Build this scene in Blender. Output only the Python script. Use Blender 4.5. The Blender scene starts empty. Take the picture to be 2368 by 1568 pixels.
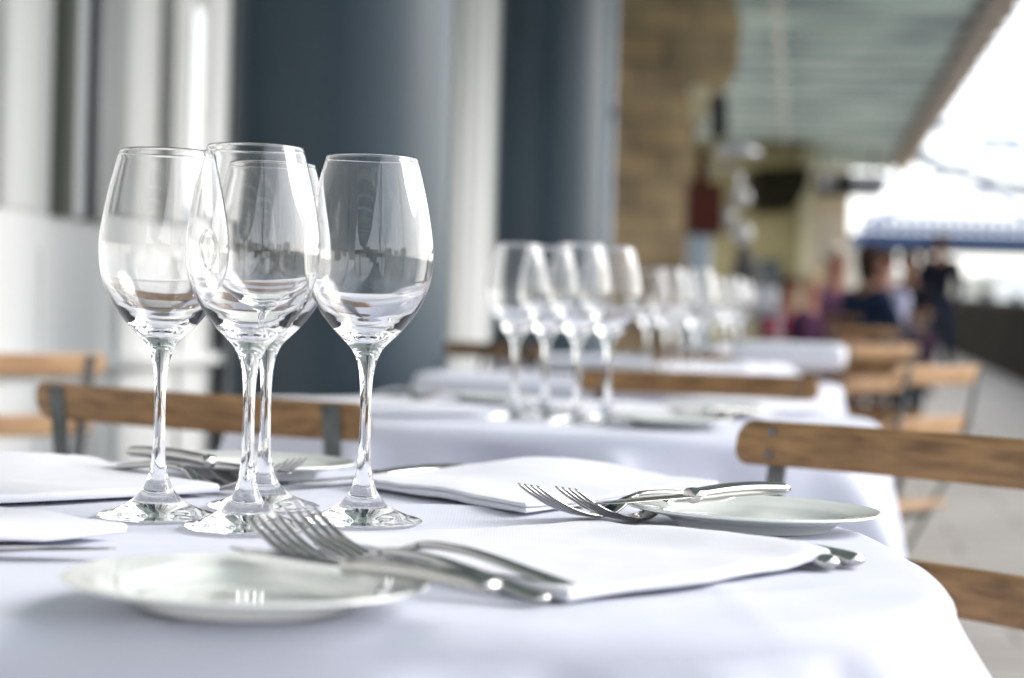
import bpy, bmesh, math, random
from mathutils import Vector, Matrix, noise
C = bpy.context.scene.collection
SC = bpy.context.scene
PI = math.pi
R = math.radians
random.seed(7)

# ------------------------------------------------------------------ camera
FPX, CX, CY = 4340.0, 1183.5, 784.0          # focal length and centre in the survey picture (2367 x 1568)
CAMZ = 0.881
TOP = 0.75                                     # height of the table tops
cam = bpy.data.cameras.new('camera')
camo = bpy.data.objects.new('camera', cam); C.objects.link(camo)
cam.sensor_width = 36.0
cam.lens = FPX / 2367.0 * 36.0
cam.clip_start = 0.05; cam.clip_end = 2000
CR = Matrix.Rotation(R(90 - 0.58), 4, 'X') @ Matrix.Rotation(R(1.6), 4, 'Z')
camo.matrix_world = Matrix.Translation((0, 0, CAMZ)) @ CR
cam.dof.use_dof = True
cam.dof.focus_distance = 1.185
cam.dof.aperture_fstop = 5.0
cam.dof.aperture_blades = 0
SC.camera = camo

# ------------------------------------------------------------------ light
w = bpy.data.worlds.new('World'); SC.world = w; w.use_nodes = True
nt = w.node_tree
bg = nt.nodes['Background']
sky = nt.nodes.new('ShaderNodeTexSky'); sky.sky_type = 'NISHITA'; sky.sun_disc = False
sky.sun_elevation = R(32); sky.sun_rotation = R(78)
sky.air_density = 1.0; sky.dust_density = 2.0; sky.ozone_density = 1.0
hsv = nt.nodes.new('ShaderNodeHueSaturation'); hsv.inputs['Saturation'].default_value = 0.6
nt.links.new(sky.outputs[0], hsv.inputs['Color'])
gam = nt.nodes.new('ShaderNodeGamma'); gam.inputs['Gamma'].default_value = 0.40      # an even, veiled sky
nt.links.new(hsv.outputs[0], gam.inputs['Color'])
scl = nt.nodes.new('ShaderNodeVectorMath'); scl.operation = 'SCALE'; scl.inputs['Scale'].default_value = 3.2
nt.links.new(gam.outputs[0], scl.inputs[0])
nt.links.new(scl.outputs[0], bg.inputs['Color'])
bg.inputs['Strength'].default_value = 0.15
sun = bpy.data.lights.new('sun', 'SUN'); sun.energy = 0.85; sun.angle = R(32); sun.color = (1, 0.97, 0.93)
suno = bpy.data.objects.new('sun', sun); C.objects.link(suno)
az, el = R(78), R(32)
sd = Vector((math.sin(az) * math.cos(el), math.cos(az) * math.cos(el), math.sin(el)))
suno.rotation_euler = (-sd).to_track_quat('-Z', 'Y').to_euler()
suno.location = sd * 20

SC.view_settings.view_transform = 'Standard'
SC.view_settings.look = 'None'
SC.view_settings.exposure = 1.45
SC.view_settings.gamma = 1
SC.render.engine = 'CYCLES'
cy = SC.cycles
cy.use_denoising = True
cy.max_bounces = 14; cy.transmission_bounces = 14; cy.diffuse_bounces = 4; cy.glossy_bounces = 8
cy.transparent_max_bounces = 8
cy.sample_clamp_indirect = 6.0
cy.blur_glossy = 0.6

# ------------------------------------------------------------------ helpers
def ray(px, py):
    return (CR.to_3x3() @ Vector(((px - CX) / FPX, (CY - py) / FPX, -1))).normalized()
def at(px, py, Y):
    d = ray(px, py); return Vector((0, 0, CAMZ)) + d * (Y / d.y)
def on(px, py, z=TOP):
    d = ray(px, py); return Vector((0, 0, CAMZ)) + d * ((z - CAMZ) / d.z)
AL = R(8.7)                                   # the terrace runs along this heading
def row(s, t, z=0.0):                         # s metres along the terrace, t metres to its right
    return Vector((s * math.sin(AL) + t * math.cos(AL), s * math.cos(AL) - t * math.sin(AL), z))
def gz(y):
    if y < 3: return 0.0
    if y < 7: return 0.012 * (y - 3)
    return 0.048 + 0.022 * (min(y, 60) - 7)

def tag(o, label=None, cat=None, group=None, kind=None):
    if label: o['label'] = label
    if cat: o['category'] = cat
    if group: o['group'] = group
    if kind: o['kind'] = kind
    return o
def thing(name, loc=(0, 0, 0), rz=0.0, label=None, cat=None, group=None, kind=None):
    o = bpy.data.objects.new(name, None); C.objects.link(o)
    o.empty_display_size = 0.05
    o.location = loc; o.rotation_euler = (0, 0, rz)
    return tag(o, label, cat, group, kind)
def obj(name, bm, m, parent=None, smooth=False, mods=None):
    bmesh.ops.recalc_face_normals(bm, faces=bm.faces)
    me = bpy.data.meshes.new(name); bm.to_mesh(me); bm.free()
    if smooth:
        for p in me.polygons: p.use_smooth = True
    me.materials.append(m)
    o = bpy.data.objects.new(name, me); C.objects.link(o)
    if parent: o.parent = parent
    return o
def sharp(o, deg=40):
    m = o.data
    m.polygons.foreach_set('use_smooth', [True] * len(m.polygons))
    m.set_sharp_from_angle(angle=R(deg))
    return o
def bevel(o, w_=0.003, seg=2):
    b = o.modifiers.new('bevel', 'BEVEL'); b.width = w_; b.segments = seg; b.limit_method = 'ANGLE'; b.angle_limit = R(40)
    return o
def copy_tree(o, parent=None):
    c = o.copy(); C.objects.link(c)
    if parent: c.parent = parent
    for ch in list(o.children): copy_tree(ch, c)
    return c
def box(bm, c, s, rot=None):
    m = Matrix.Translation(Vector(c))
    if rot is not None: m = m @ rot
    return bmesh.ops.create_cube(bm, size=1, matrix=m @ Matrix.Diagonal((s[0], s[1], s[2], 1)))
def frame_of(d, up=Vector((0, 0, 1))):
    d = d.normalized()
    a = up.cross(d)
    if a.length < 1e-5: a = Vector((1, 0, 0)).cross(d)
    a.normalize(); b = d.cross(a)
    return a, b                                # a: sideways, b: "up"
def sweep(bm, pts, sec, segs=12, power=2.0, up=Vector((0, 0, 1)), cap=True):
    """sec: list of (half width, half height) per point; superellipse sections"""
    rings = []
    n = len(pts)
    for i, p in enumerate(pts):
        d = Vector(pts[min(i + 1, n - 1)]) - Vector(pts[max(i - 1, 0)])
        a, b = frame_of(d, up)
        w_, h_ = sec[i]
        ring = []
        for k in range(segs):
            t = 2 * PI * k / segs
            c_, s_ = math.cos(t), math.sin(t)
            e = 2.0 / power
            x = math.copysign(abs(c_) ** e, c_) * w_
            y = math.copysign(abs(s_) ** e, s_) * h_
            ring.append(bm.verts.new(Vector(p) + a * x + b * y))
        rings.append(ring)
    for i in range(n - 1):
        for k in range(segs):
            bm.faces.new((rings[i][k], rings[i][(k + 1) % segs], rings[i + 1][(k + 1) % segs], rings[i + 1][k]))
    if cap:
        bm.faces.new(rings[0][::-1]); bm.faces.new(rings[-1])
def lathe(bm, prof, segs=64, close=False):
    """prof: list of (r, z); r = 0 gives a pole"""
    rings = []
    for r, z in prof:
        if r < 1e-7: rings.append([bm.verts.new((0, 0, z))])
        else: rings.append([bm.verts.new((r * math.cos(2 * PI * k / segs), r * math.sin(2 * PI * k / segs), z)) for k in range(segs)])
    for i in range(len(rings) - 1):
        a, b = rings[i], rings[i + 1]
        for k in range(segs):
            k2 = (k + 1) % segs
            if len(a) == 1 and len(b) == 1: continue
            if len(a) == 1: bm.faces.new((a[0], b[k2], b[k]))
            elif len(b) == 1: bm.faces.new((a[k], a[k2], b[0]))
            else: bm.faces.new((a[k], a[k2], b[k2], b[k]))
def spline(pts, n):
    """Catmull-Rom through tuples, n samples per span"""
    out = []
    P = [pts[0]] + list(pts) + [pts[-1]]
    for i in range(1, len(P) - 2):
        for k in range(n):
            t = k / n
            out.append(tuple(0.5 * (2 * P[i][j] + (P[i + 1][j] - P[i - 1][j]) * t + (2 * P[i - 1][j] - 5 * P[i][j] + 4 * P[i + 1][j] - P[i + 2][j]) * t * t + (3 * P[i][j] - P[i - 1][j] - 3 * P[i + 1][j] + P[i + 2][j]) * t ** 3) for j in range(len(P[i]))))
    out.append(tuple(pts[-1]))
    return out
def prism(bm, poly, y0, y1):
    """poly in (x,z) extruded from y0 to y1"""
    a = [bm.verts.new((x, y0, z)) for x, z in poly]; b = [bm.verts.new((x, y1, z)) for x, z in poly]
    bm.faces.new(a); bm.faces.new(b[::-1])
    for i in range(len(poly)):
        j = (i + 1) % len(poly)
        bm.faces.new((a[i], b[i], b[j], a[j]))

# ------------------------------------------------------------------ materials
def mat(name, col, rough=0.5, metal=0.0, spec=0.5, **kw):
    m = bpy.data.materials.new(name); m.use_nodes = True
    b = m.node_tree.nodes['Principled BSDF']
    b.inputs['Base Color'].default_value = (*col, 1)
    b.inputs['Roughness'].default_value = rough
    b.inputs['Metallic'].default_value = metal
    b.inputs['Specular IOR Level'].default_value = spec
    for k, v in kw.items(): b.inputs[k.replace('_', ' ')].default_value = v
    return m
def noisy(m, c1, c2, scale=5, stretch=(1, 1, 1), detail=6, bump=0.0, bscale=None, rough=None, dist=0.0, lo=0.3, hi=0.7, bdist=0.002):
    t = m.node_tree; b = t.nodes['Principled BSDF']
    tc = t.nodes.new('ShaderNodeTexCoord'); mp = t.nodes.new('ShaderNodeMapping')
    mp.inputs['Scale'].default_value = stretch
    t.links.new(tc.outputs['Object'], mp.inputs['Vector'])
    n = t.nodes.new('ShaderNodeTexNoise'); n.inputs['Scale'].default_value = scale; n.inputs['Detail'].default_value = detail
    n.inputs['Distortion'].default_value = dist
    t.links.new(mp.outputs[0], n.inputs['Vector'])
    r = t.nodes.new('ShaderNodeValToRGB')
    r.color_ramp.elements[0].position = lo; r.color_ramp.elements[1].position = hi
    r.color_ramp.elements[0].color = (*c1, 1); r.color_ramp.elements[1].color = (*c2, 1)
    t.links.new(n.outputs['Fac'], r.inputs['Fac']); t.links.new(r.outputs[0], b.inputs['Base Color'])
    if rough:
        mr = t.nodes.new('ShaderNodeMapRange'); mr.inputs['To Min'].default_value = rough[0]; mr.inputs['To Max'].default_value = rough[1]
        t.links.new(n.outputs['Fac'], mr.inputs['Value']); t.links.new(mr.outputs[0], b.inputs['Roughness'])
    if bump:
        n2 = t.nodes.new('ShaderNodeTexNoise'); n2.inputs['Scale'].default_value = bscale or scale; n2.inputs['Detail'].default_value = 5
        t.links.new(mp.outputs[0], n2.inputs['Vector'])
        bp = t.nodes.new('ShaderNodeBump'); bp.inputs['Strength'].default_value = bump; bp.inputs['Distance'].default_value = bdist
        t.links.new(n2.outputs['Fac'], bp.inputs['Height']); t.links.new(bp.outputs[0], b.inputs['Normal'])
    return m

def cloth_mat(name, col, weave=1400.0):
    m = mat(name, col, 0.85, spec=0.25)
    t = m.node_tree; b = t.nodes['Principled BSDF']
    b.inputs['Sheen Weight'].default_value = 0.15
    tc = t.nodes.new('ShaderNodeTexCoord')
    sx = t.nodes.new('ShaderNodeSeparateXYZ'); t.links.new(tc.outputs['Object'], sx.inputs[0])
    def sn(sock):
        mu = t.nodes.new('ShaderNodeMath'); mu.operation = 'MULTIPLY'; mu.inputs[1].default_value = weave * 2
        s = t.nodes.new('ShaderNodeMath'); s.operation = 'SINE'
        t.links.new(sock, mu.inputs[0]); t.links.new(mu.outputs[0], s.inputs[0]); return s
    a, c = sn(sx.outputs['X']), sn(sx.outputs['Y'])
    ad = t.nodes.new('ShaderNodeMath'); ad.operation = 'ADD'
    t.links.new(a.outputs[0], ad.inputs[0]); t.links.new(c.outputs[0], ad.inputs[1])
    n = t.nodes.new('ShaderNodeTexNoise'); n.inputs['Scale'].default_value = 14; n.inputs['Detail'].default_value = 4
    t.links.new(tc.outputs['Object'], n.inputs['Vector'])
    b1 = t.nodes.new('ShaderNodeBump'); b1.inputs['Strength'].default_value = 0.10; b1.inputs['Distance'].default_value = 0.0003
    b2 = t.nodes.new('ShaderNodeBump'); b2.inputs['Strength'].default_value = 0.35; b2.inputs['Distance'].default_value = 0.004
    t.links.new(ad.outputs[0], b1.inputs['Height']); t.links.new(n.outputs['Fac'], b2.inputs['Height'])
    t.links.new(b2.outputs[0], b1.inputs['Normal']); t.links.new(b1.outputs[0], b.inputs['Normal'])
    return m

M = {}
M['cloth'] = cloth_mat('tablecloth_cotton', (0.615, 0.63, 0.735))
M['napkin'] = cloth_mat('napkin_cotton', (0.69, 0.695, 0.755), 1700)
gl = bpy.data.materials.new('crystal_glass'); gl.use_nodes = True
b = gl.node_tree.nodes['Principled BSDF']
b.inputs['Base Color'].default_value = (1, 1, 1, 1); b.inputs['Roughness'].default_value = 0.0
b.inputs['Transmission Weight'].default_value = 1.0; b.inputs['IOR'].default_value = 1.5
M['glass'] = gl
M['china'] = mat('white_china', (0.78, 0.80, 0.775), 0.08, spec=0.55, Coat_Weight=0.4, Coat_Roughness=0.03)
M['steel'] = noisy(mat('polished_cutlery_steel', (0.62, 0.61, 0.59), 0.12, metal=1.0), (0.44, 0.43, 0.42), (0.52, 0.51, 0.50), 60, (1, 12, 12), rough=(0.07, 0.17))
M['wood'] = noisy(mat('oiled_slat_wood', (0.3, 0.16, 0.07), 0.45), (0.13, 0.060, 0.019), (0.36, 0.20, 0.080), 11, (1.3, 9, 9), 10, bump=0.25, bscale=40, dist=0.35, rough=(0.38, 0.6))
M['wood_pale'] = noisy(mat('pale_lit_slat_wood', (0.5, 0.3, 0.15), 0.5), (0.40, 0.225, 0.115), (0.60, 0.39, 0.22), 8, (1.3, 7, 7), 8, bump=0.2, bscale=40, dist=0.4)  # light wood, with a lit side's brightness put into its colour
M['iron'] = noisy(mat('painted_chair_iron', (0.09, 0.10, 0.10), 0.45, metal=0.3), (0.05, 0.055, 0.055), (0.14, 0.15, 0.15), 30, rough=(0.35, 0.65), bump=0.2, bscale=80, bdist=0.0006)
M['bolt'] = mat('bolt_steel', (0.16, 0.18, 0.20), 0.35, metal=0.8)
M['paint_white'] = noisy(mat('glossy_white_paint', (0.66, 0.67, 0.66), 0.3), (0.80, 0.81, 0.81), (0.86, 0.87, 0.865), 2.5, (1, 1, 0.3), rough=(0.36, 0.55))
M['paint_grey'] = noisy(mat('grey_frame_paint', (0.5, 0.5, 0.5), 0.5), (0.50, 0.51, 0.50), (0.60, 0.605, 0.59), 3)
M['olive_strip'] = mat('olive_shade_colour', (0.09, 0.10, 0.08), 0.45)  # dark reflection and recess shade put in as olive colour
M['navy_strip'] = mat('navy_shade_colour', (0.018, 0.02, 0.035), 0.3)  # navy tone for a dark reflection in the glazing and the door's shade
M['sky_pane'] = mat('sky_reflection_white', (0.70, 0.71, 0.70), 0.38, spec=0.5)  # bright sky reflected in the panes, put in as white
M['pane'] = mat('window_pane_glass', (0.55, 0.58, 0.58), 0.04, spec=0.9, Coat_Weight=1.0, Coat_Roughness=0.02)
M['column'] = noisy(mat('blue_grey_column_paint', (0.04, 0.06, 0.08), 0.38), (0.014, 0.032, 0.049), (0.027, 0.056, 0.082), 2.2, (1, 1, 0.6), 5, bump=0.15, bscale=25, rough=(0.32, 0.5))
M['tube'] = mat('pale_blue_tube', (0.30, 0.36, 0.42), 0.4)
st = mat('rough_stone_blocks', (0.3, 0.2, 0.1), 0.85)
t = st.node_tree; b = t.nodes['Principled BSDF']
tc = t.nodes.new('ShaderNodeTexCoord'); mp = t.nodes.new('ShaderNodeMapping'); mp.inputs['Rotation'].default_value = (R(90), 0, 0)
t.links.new(tc.outputs['Object'], mp.inputs['Vector'])
br = t.nodes.new('ShaderNodeTexBrick'); br.inputs['Scale'].default_value = 1.15; br.inputs['Mortar Size'].default_value = 0.02
br.inputs['Color1'].default_value = (0.44, 0.30, 0.15, 1); br.inputs['Color2'].default_value = (0.20, 0.145, 0.10, 1); br.inputs['Mortar'].default_value = (0.10, 0.08, 0.06, 1)
br.inputs['Bias'].default_value = -0.1
t.links.new(mp.outputs[0], br.inputs['Vector'])
n1 = t.nodes.new('ShaderNodeTexNoise'); n1.inputs['Scale'].default_value = 1.6; n1.inputs['Detail'].default_value = 5
t.links.new(tc.outputs['Object'], n1.inputs['Vector'])
r1 = t.nodes.new('ShaderNodeValToRGB'); r1.color_ramp.elements[0].color = (0.10, 0.075, 0.055, 1); r1.color_ramp.elements[1].color = (0.50, 0.39, 0.24, 1)
r1.color_ramp.elements[0].position = 0.35; r1.color_ramp.elements[1].position = 0.62
t.links.new(n1.outputs['Fac'], r1.inputs['Fac'])
mx = t.nodes.new('ShaderNodeMix'); mx.data_type = 'RGBA'; mx.inputs[0].default_value = 0.5
t.links.new(br.outputs['Color'], mx.inputs[6]); t.links.new(r1.outputs[0], mx.inputs[7]); t.links.new(mx.outputs[2], b.inputs['Base Color'])
bp = t.nodes.new('ShaderNodeBump'); bp.inputs['Distance'].default_value = 0.03; bp.inputs['Strength'].default_value = 0.6
t.links.new(n1.outputs['Fac'], bp.inputs['Height']); t.links.new(bp.outputs[0], b.inputs['Normal'])
M['stone'] = st
M['stucco'] = noisy(mat('ochre_stucco', (0.4, 0.34, 0.18), 0.8), (0.26, 0.22, 0.10), (0.38, 0.32, 0.17), 1.2)
M['beige'] = noisy(mat('beige_render', (0.5, 0.4, 0.28), 0.8), (0.42, 0.33, 0.22), (0.55, 0.45, 0.32), 0.8)
M['cream'] = mat('cream_render', (0.50, 0.45, 0.30), 0.7)
M['olive_dark'] = mat('shadowed_soffit_olive', (0.012, 0.011, 0.005), 0.7, spec=0.1)  # shadow under the soffit put into this near-black olive
M['fascia'] = noisy(mat('brown_fascia_boards', (0.5, 0.42, 0.35), 0.6), (0.42, 0.36, 0.30), (0.58, 0.50, 0.43), 3)
M['fascia_dark'] = mat('dark_gutter_metal', (0.06, 0.05, 0.045), 0.5)
M['rib'] = mat('white_canopy_rib_paint', (0.82, 0.83, 0.76), 0.5)
fg = bpy.data.materials.new('frosted_canopy_glass'); fg.use_nodes = True; t = fg.node_tree
for n_ in list(t.nodes): t.nodes.remove(n_)
out = t.nodes.new('ShaderNodeOutputMaterial'); mixs = t.nodes.new('ShaderNodeMixShader'); df = t.nodes.new('ShaderNodeBsdfDiffuse'); tl = t.nodes.new('ShaderNodeBsdfTranslucent')
tc = t.nodes.new('ShaderNodeTexCoord'); nn = t.nodes.new('ShaderNodeTexNoise'); nn.inputs['Scale'].default_value = 1.3
rr = t.nodes.new('ShaderNodeValToRGB'); rr.color_ramp.elements[0].color = (0.20, 0.27, 0.29, 1); rr.color_ramp.elements[1].color = (0.46, 0.52, 0.48, 1)
rr.color_ramp.elements[0].position = 0.3; rr.color_ramp.elements[1].position = 0.65
t.links.new(tc.outputs['Object'], nn.inputs['Vector']); t.links.new(nn.outputs['Fac'], rr.inputs['Fac'])
t.links.new(rr.outputs[0], tl.inputs['Color']); df.inputs['Color'].default_value = (0.18, 0.22, 0.23, 1)
mixs.inputs[0].default_value = 0.7
t.links.new(df.outputs[0], mixs.inputs[1]); t.links.new(tl.outputs[0], mixs.inputs[2]); t.links.new(mixs.outputs[0], out.inputs[0])
M['frost'] = fg
M['floor'] = noisy(mat('beige_stone_paving', (0.42, 0.37, 0.33), 0.7), (0.33, 0.30, 0.272), (0.42, 0.385, 0.35), 1.5, bump=0.2, bscale=30)
t = M['floor'].node_tree; b = t.nodes['Principled BSDF']; src_ = b.inputs['Base Color'].links[0].from_socket
tc = t.nodes.new('ShaderNodeTexCoord'); br = t.nodes.new('ShaderNodeTexBrick'); br.inputs['Scale'].default_value = 0.8; br.inputs['Mortar Size'].default_value = 0.008
br.inputs['Color1'].default_value = (1, 1, 1, 1); br.inputs['Color2'].default_value = (0.88, 0.87, 0.86, 1); br.inputs['Mortar'].default_value = (0.5, 0.47, 0.45, 1)
mp = t.nodes.new('ShaderNodeMapping'); mp.inputs['Rotation'].default_value = (0, 0, AL)
t.links.new(tc.outputs['Object'], mp.inputs['Vector']); t.links.new(mp.outputs[0], br.inputs['Vector'])
mx = t.nodes.new('ShaderNodeMix'); mx.data_type = 'RGBA'; mx.blend_type = 'MULTIPLY'; mx.inputs[0].default_value = 1
t.links.new(src_, mx.inputs[6]); t.links.new(br.outputs['Color'], mx.inputs[7]); t.links.new(mx.outputs[2], b.inputs['Base Color'])
M['water'] = mat('river_water', (0.20, 0.23, 0.22), 0.12, spec=0.8)
M['parapet'] = noisy(mat('dark_quay_wall', (0.02, 0.017, 0.014), 0.9, spec=0.05), (0.012, 0.010, 0.008), (0.035, 0.03, 0.024), 2)
M['bridge_blue'] = mat('bridge_blue_paint', (0.035, 0.065, 0.15), 0.6, spec=0.2)
M['bridge_pale'] = mat('bridge_pale_paint', (0.20, 0.24, 0.36), 0.5)
M['black'] = mat('matt_black', (0.008, 0.008, 0.008), 0.5)
M['redbox'] = mat('dark_red_enamel', (0.06, 0.012, 0.006), 0.6, spec=0.2)
M['silver'] = mat('brushed_aluminium', (0.55, 0.55, 0.60), 0.35, metal=0.7)
M['globe'] = mat('opal_glass_globe', (0.45, 0.44, 0.44), 0.25)
M['greyblue'] = mat('blue_grey_post_paint', (0.25, 0.31, 0.37), 0.4)
M['steelgrey'] = mat('dull_steel', (0.30, 0.31, 0.33), 0.4, metal=0.4)
M['leather'] = mat('brown_leather', (0.14, 0.065, 0.035), 0.5)
M['skin'] = mat('skin', (0.36, 0.17, 0.12), 0.6, spec=0.2)
M['skin_brown'] = mat('tanned_skin', (0.20, 0.10, 0.06), 0.6, spec=0.2)
M['blanket'] = mat('white_fleece', (0.78, 0.79, 0.86), 0.9)
M['far_stone'] = noisy(mat('pale_city_stone', (0.5, 0.46, 0.4), 0.8), (0.40, 0.36, 0.29), (0.58, 0.54, 0.46), 0.3)
M['far_dark'] = mat('dark_window_band', (0.05, 0.06, 0.07), 0.3)
M['bark'] = mat('bare_bark', (0.05, 0.04, 0.035), 0.9)

# ------------------------------------------------------------------ setting
def sheet(name, xs, ys, zf, m):
    bm = bmesh.new()
    g = [[bm.verts.new((x, y, zf(x, y))) for x in xs] for y in ys]
    for j in range(len(ys) - 1):
        for i in range(len(xs) - 1):
            bm.faces.new((g[j][i], g[j][i + 1], g[j + 1][i + 1], g[j + 1][i]))
    return obj(name, bm, m, smooth=True)
ysg = [-60, -20, -5, 0, 3, 4, 5, 6, 7, 8, 10, 14, 20, 30, 40, 60, 90]
# paved quay: bounded on the right by the quay wall
QT = 2.40                                          # offset of the quay wall from the camera along the terrace normal
def quay(name):
    bm = bmesh.new(); rows = []
    for s in ysg:
        rows.append([bm.verts.new(row(s, tt, gz(s))) for tt in (-30, -10, -2, 0, QT + 0.2)])
    for j in range(len(rows) - 1):
        for i in range(4): bm.faces.new((rows[j][i], rows[j][i + 1], rows[j + 1][i + 1], rows[j + 1][i]))
    return obj(name, bm, M['floor'])
tag(quay('pavement'), kind='structure')
wt = sheet('water', [-900, -200, 0, 60, 200, 900], [-900, -100, 0, 100, 300, 1500], lambda x, y: -2.6, M['water'])
tag(wt, kind='structure')

# quay wall, dark, along the right of the pavement
bm = bmesh.new()
pts = []
qs = [-20, -5, 3, 7, 11, 16, 20, 26, 34, 44, 60]
a_ = []
for s in qs:
    a_.append([bm.verts.new(row(s, tt, z)) for tt, z in ((QT, gz(s) - 0.05), (QT, gz(s) + 0.80), (QT + 0.05, gz(s) + 0.86), (QT + 0.40, gz(s) + 0.86), (QT + 0.45, gz(s) + 0.80), (QT + 0.45, -3.0))])
for j in range(len(qs) - 1):
    for i in range(5): bm.faces.new((a_[j][i], a_[j][i + 1], a_[j + 1][i + 1], a_[j + 1][i]))
bm.faces.new(a_[0]); bm.faces.new(a_[-1][::-1])
tag(obj('quay_wall', bm, M['parapet']), 'dark waist-high quay wall running along the water at far right', 'wall')

# ------------------------------------------------------------------ canopy
CZ = 3.55
can = thing('canopy', row(0, 0, 0), -AL, 'long glazed canopy with pale ribs and scalloped brown fascia over the terrace', 'canopy')
TL, TR = -1.75, 1.35
S0, S1 = -20.0, 32.2  # unseen run behind the viewpoint lengthened to cut the front light
def in_row(bm_fn, name, m, parent, **k):
    bm = bmesh.new(); bm_fn(bm); return obj(name, bm, m, parent, **k)
k = 0; s = S0
while s < S1 - 0.01:
    in_row(lambda bm: box(bm, ((TL + TR) / 2, s + 0.45, CZ + 0.03), (TR - TL - 0.02, 0.78, 0.02)), 'panel', M['frost'], can)
    in_row(lambda bm: box(bm, ((TL + TR) / 2, s, CZ), (TR - TL - 0.02, 0.19, 0.05)), 'rib', M['rib'], can)
    s += 0.9
in_row(lambda bm: box(bm, (-0.25, (S0 + S1) / 2, CZ - 0.06), (0.06, S1 - S0, 0.09)), 'long_beam', M['rib'], can)
in_row(lambda bm: box(bm, (TR + 0.03, (S0 + S1) / 2, CZ + 0.02), (0.06, S1 - S0, 0.12)), 'gutter', M['fascia_dark'], can)
bm = bmesh.new()
n = int((S1 - S0) / 0.10)
top = []; lo = []
for i in range(n + 1):
    s = S0 + (S1 - S0) * i / n
    top.append([bm.verts.new((TR + xx, s, CZ + 0.14)) for xx in (0.085, 0.11)])
    dz = -0.10
    out_ = 0.24 + 0.05 * abs(math.sin(PI * s / 0.8)) + 0.02 * noise.noise(Vector((s * 2, 0, 0)))
    lo.append([bm.verts.new((TR + out_, s, CZ + dz)), bm.verts.new((TR + out_ + 0.025, s, CZ + dz + 0.01))])
for i in range(n):
    bm.faces.new((top[i][0], top[i + 1][0], lo[i + 1][0], lo[i][0]))
    bm.faces.new((top[i][1], lo[i][1], lo[i + 1][1], top[i + 1][1]))
    bm.faces.new((lo[i][0], lo[i + 1][0], lo[i + 1][1], lo[i][1]))
    bm.faces.new((top[i][0], top[i][1], top[i + 1][1], top[i + 1][0]))
obj('scalloped_fascia', bm, M['fascia'], can)
# canopy posts on the outer side, far away only
# ------------------------------------------------------------------ restaurant front at left
WT = -1.75
fac = thing('restaurant_front', (0, 0, 0), -AL, 'glossy white restaurant front with tall windows and dark strips painted for reflections', 'building')
def wy(px):                                     # distance along the terrace where the front is met
    m_ = (px - CX) / FPX
    Y = WT / (m_ * math.cos(AL) - math.sin(AL))
    return (m_ * Y) * math.sin(AL) + Y * math.cos(AL)
SILL = 1.12
def fbox(name, p0, p1, z0, z1, out_, m, parent=fac, back=-0.3):
    s0, s1 = wy(p0), wy(p1)
    bm = bmesh.new()
    box(bm, (WT + (out_ + back) / 2, (s0 + s1) / 2, (z0 + z1) / 2), (out_ - back, abs(s1 - s0), z1 - z0))
    return bevel(obj(name, bm, m, parent), 0.006)
bm = bmesh.new(); box(bm, (WT - 0.20, 0.6, SILL / 2 - 0.02), (0.34, 11.6, SILL - 0.0)); obj('lower_wall', bm, M['paint_white'], fac)
bm = bmesh.new(); box(bm, (WT - 0.22, 10.0, 1.95), (0.36, 7.2, 4.0)); obj('end_wall', bm, M['paint_white'], fac)
bm = bmesh.new(); box(bm, (WT - 0.20, 0.6, 3.45), (0.36, 11.6, 0.9)); obj('upper_wall', bm, M['paint_white'], fac)
bm = bmesh.new(); box(bm, (WT - 0.14, -1.2, 2.0), (0.2, 7.6, 2.2)); obj('panelled_wall', bm, M['paint_white'], fac)
bm = bmesh.new(); box(bm, (WT + 0.0, 0.6, 0.74), (0.02, 11.5, 0.035)); bevel(obj('dado_rail', bm, M['paint_white'], fac), 0.008)
for pa, pb in ((-90, -84), (112, 118), (286, 291), (430, 434)):
    fbox('moulding', pa, pb, 0.12, 1.02, -0.012, M['paint_white'])
def fwindow(p0, p1, rec=-0.05):
    f = fbox('window', p0, p1, SILL - 0.019, 3.0, rec, M['sky_pane'], fac, -0.2)
fwindow(-700, -160); fwindow(-120, 4)
fbox('front_strip', -160, -120, SILL - 0.019, 3.0, 0.03, M['paint_grey'])
fbox('front_strip', 0, 14, SILL - 0.019, 3.0, 0.0, M['paint_grey'])
fwindow(14, 136, -0.03)
fbox('front_strip', 138, 156, SILL - 0.019, 3.0, 0.012, M['olive_strip'])  # olive strip standing for a dark reflection between the panes
fbox('front_strip', 158, 196, SILL - 0.019, 3.0, -0.005, M['paint_white'])
fbox('front_strip', 198, 212, SILL - 0.019, 3.0, 0.014, M['navy_strip'])  # navy strip, also a reflection of darkness painted as colour
fbox('front_strip', 214, 284, SILL - 0.019, 3.0, 0.0, M['paint_grey'])
fwindow(286, 372, -0.02)
fbox('front_strip', 374, 402, SILL - 0.019, 3.0, 0.02, M['paint_grey'])
for q, (a0, a1, mm) in enumerate([(404, 416, 'paint_white'), (418, 446, 'pane'), (448, 466, 'paint_grey'), (468, 502, 'paint_white'), (504, 512, 'paint_grey'), (514, 532, 'paint_white')]):
    fbox('front_strip', a0, a1, SILL - 0.019, 3.0, 0.01 + 0.004 * (q % 2), M[mm])
# fluted pilaster strips seen between the two columns
for q in range(9):
    s0 = 8.6 + q * 0.42
    bm = bmesh.new(); box(bm, (WT - 0.02, s0, 1.95), (0.07, 0.22, 3.9)); bevel(obj('pilaster_strip', bm, M['paint_white'] if q % 2 else M['paint_white'], fac), 0.02, 3)

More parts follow.
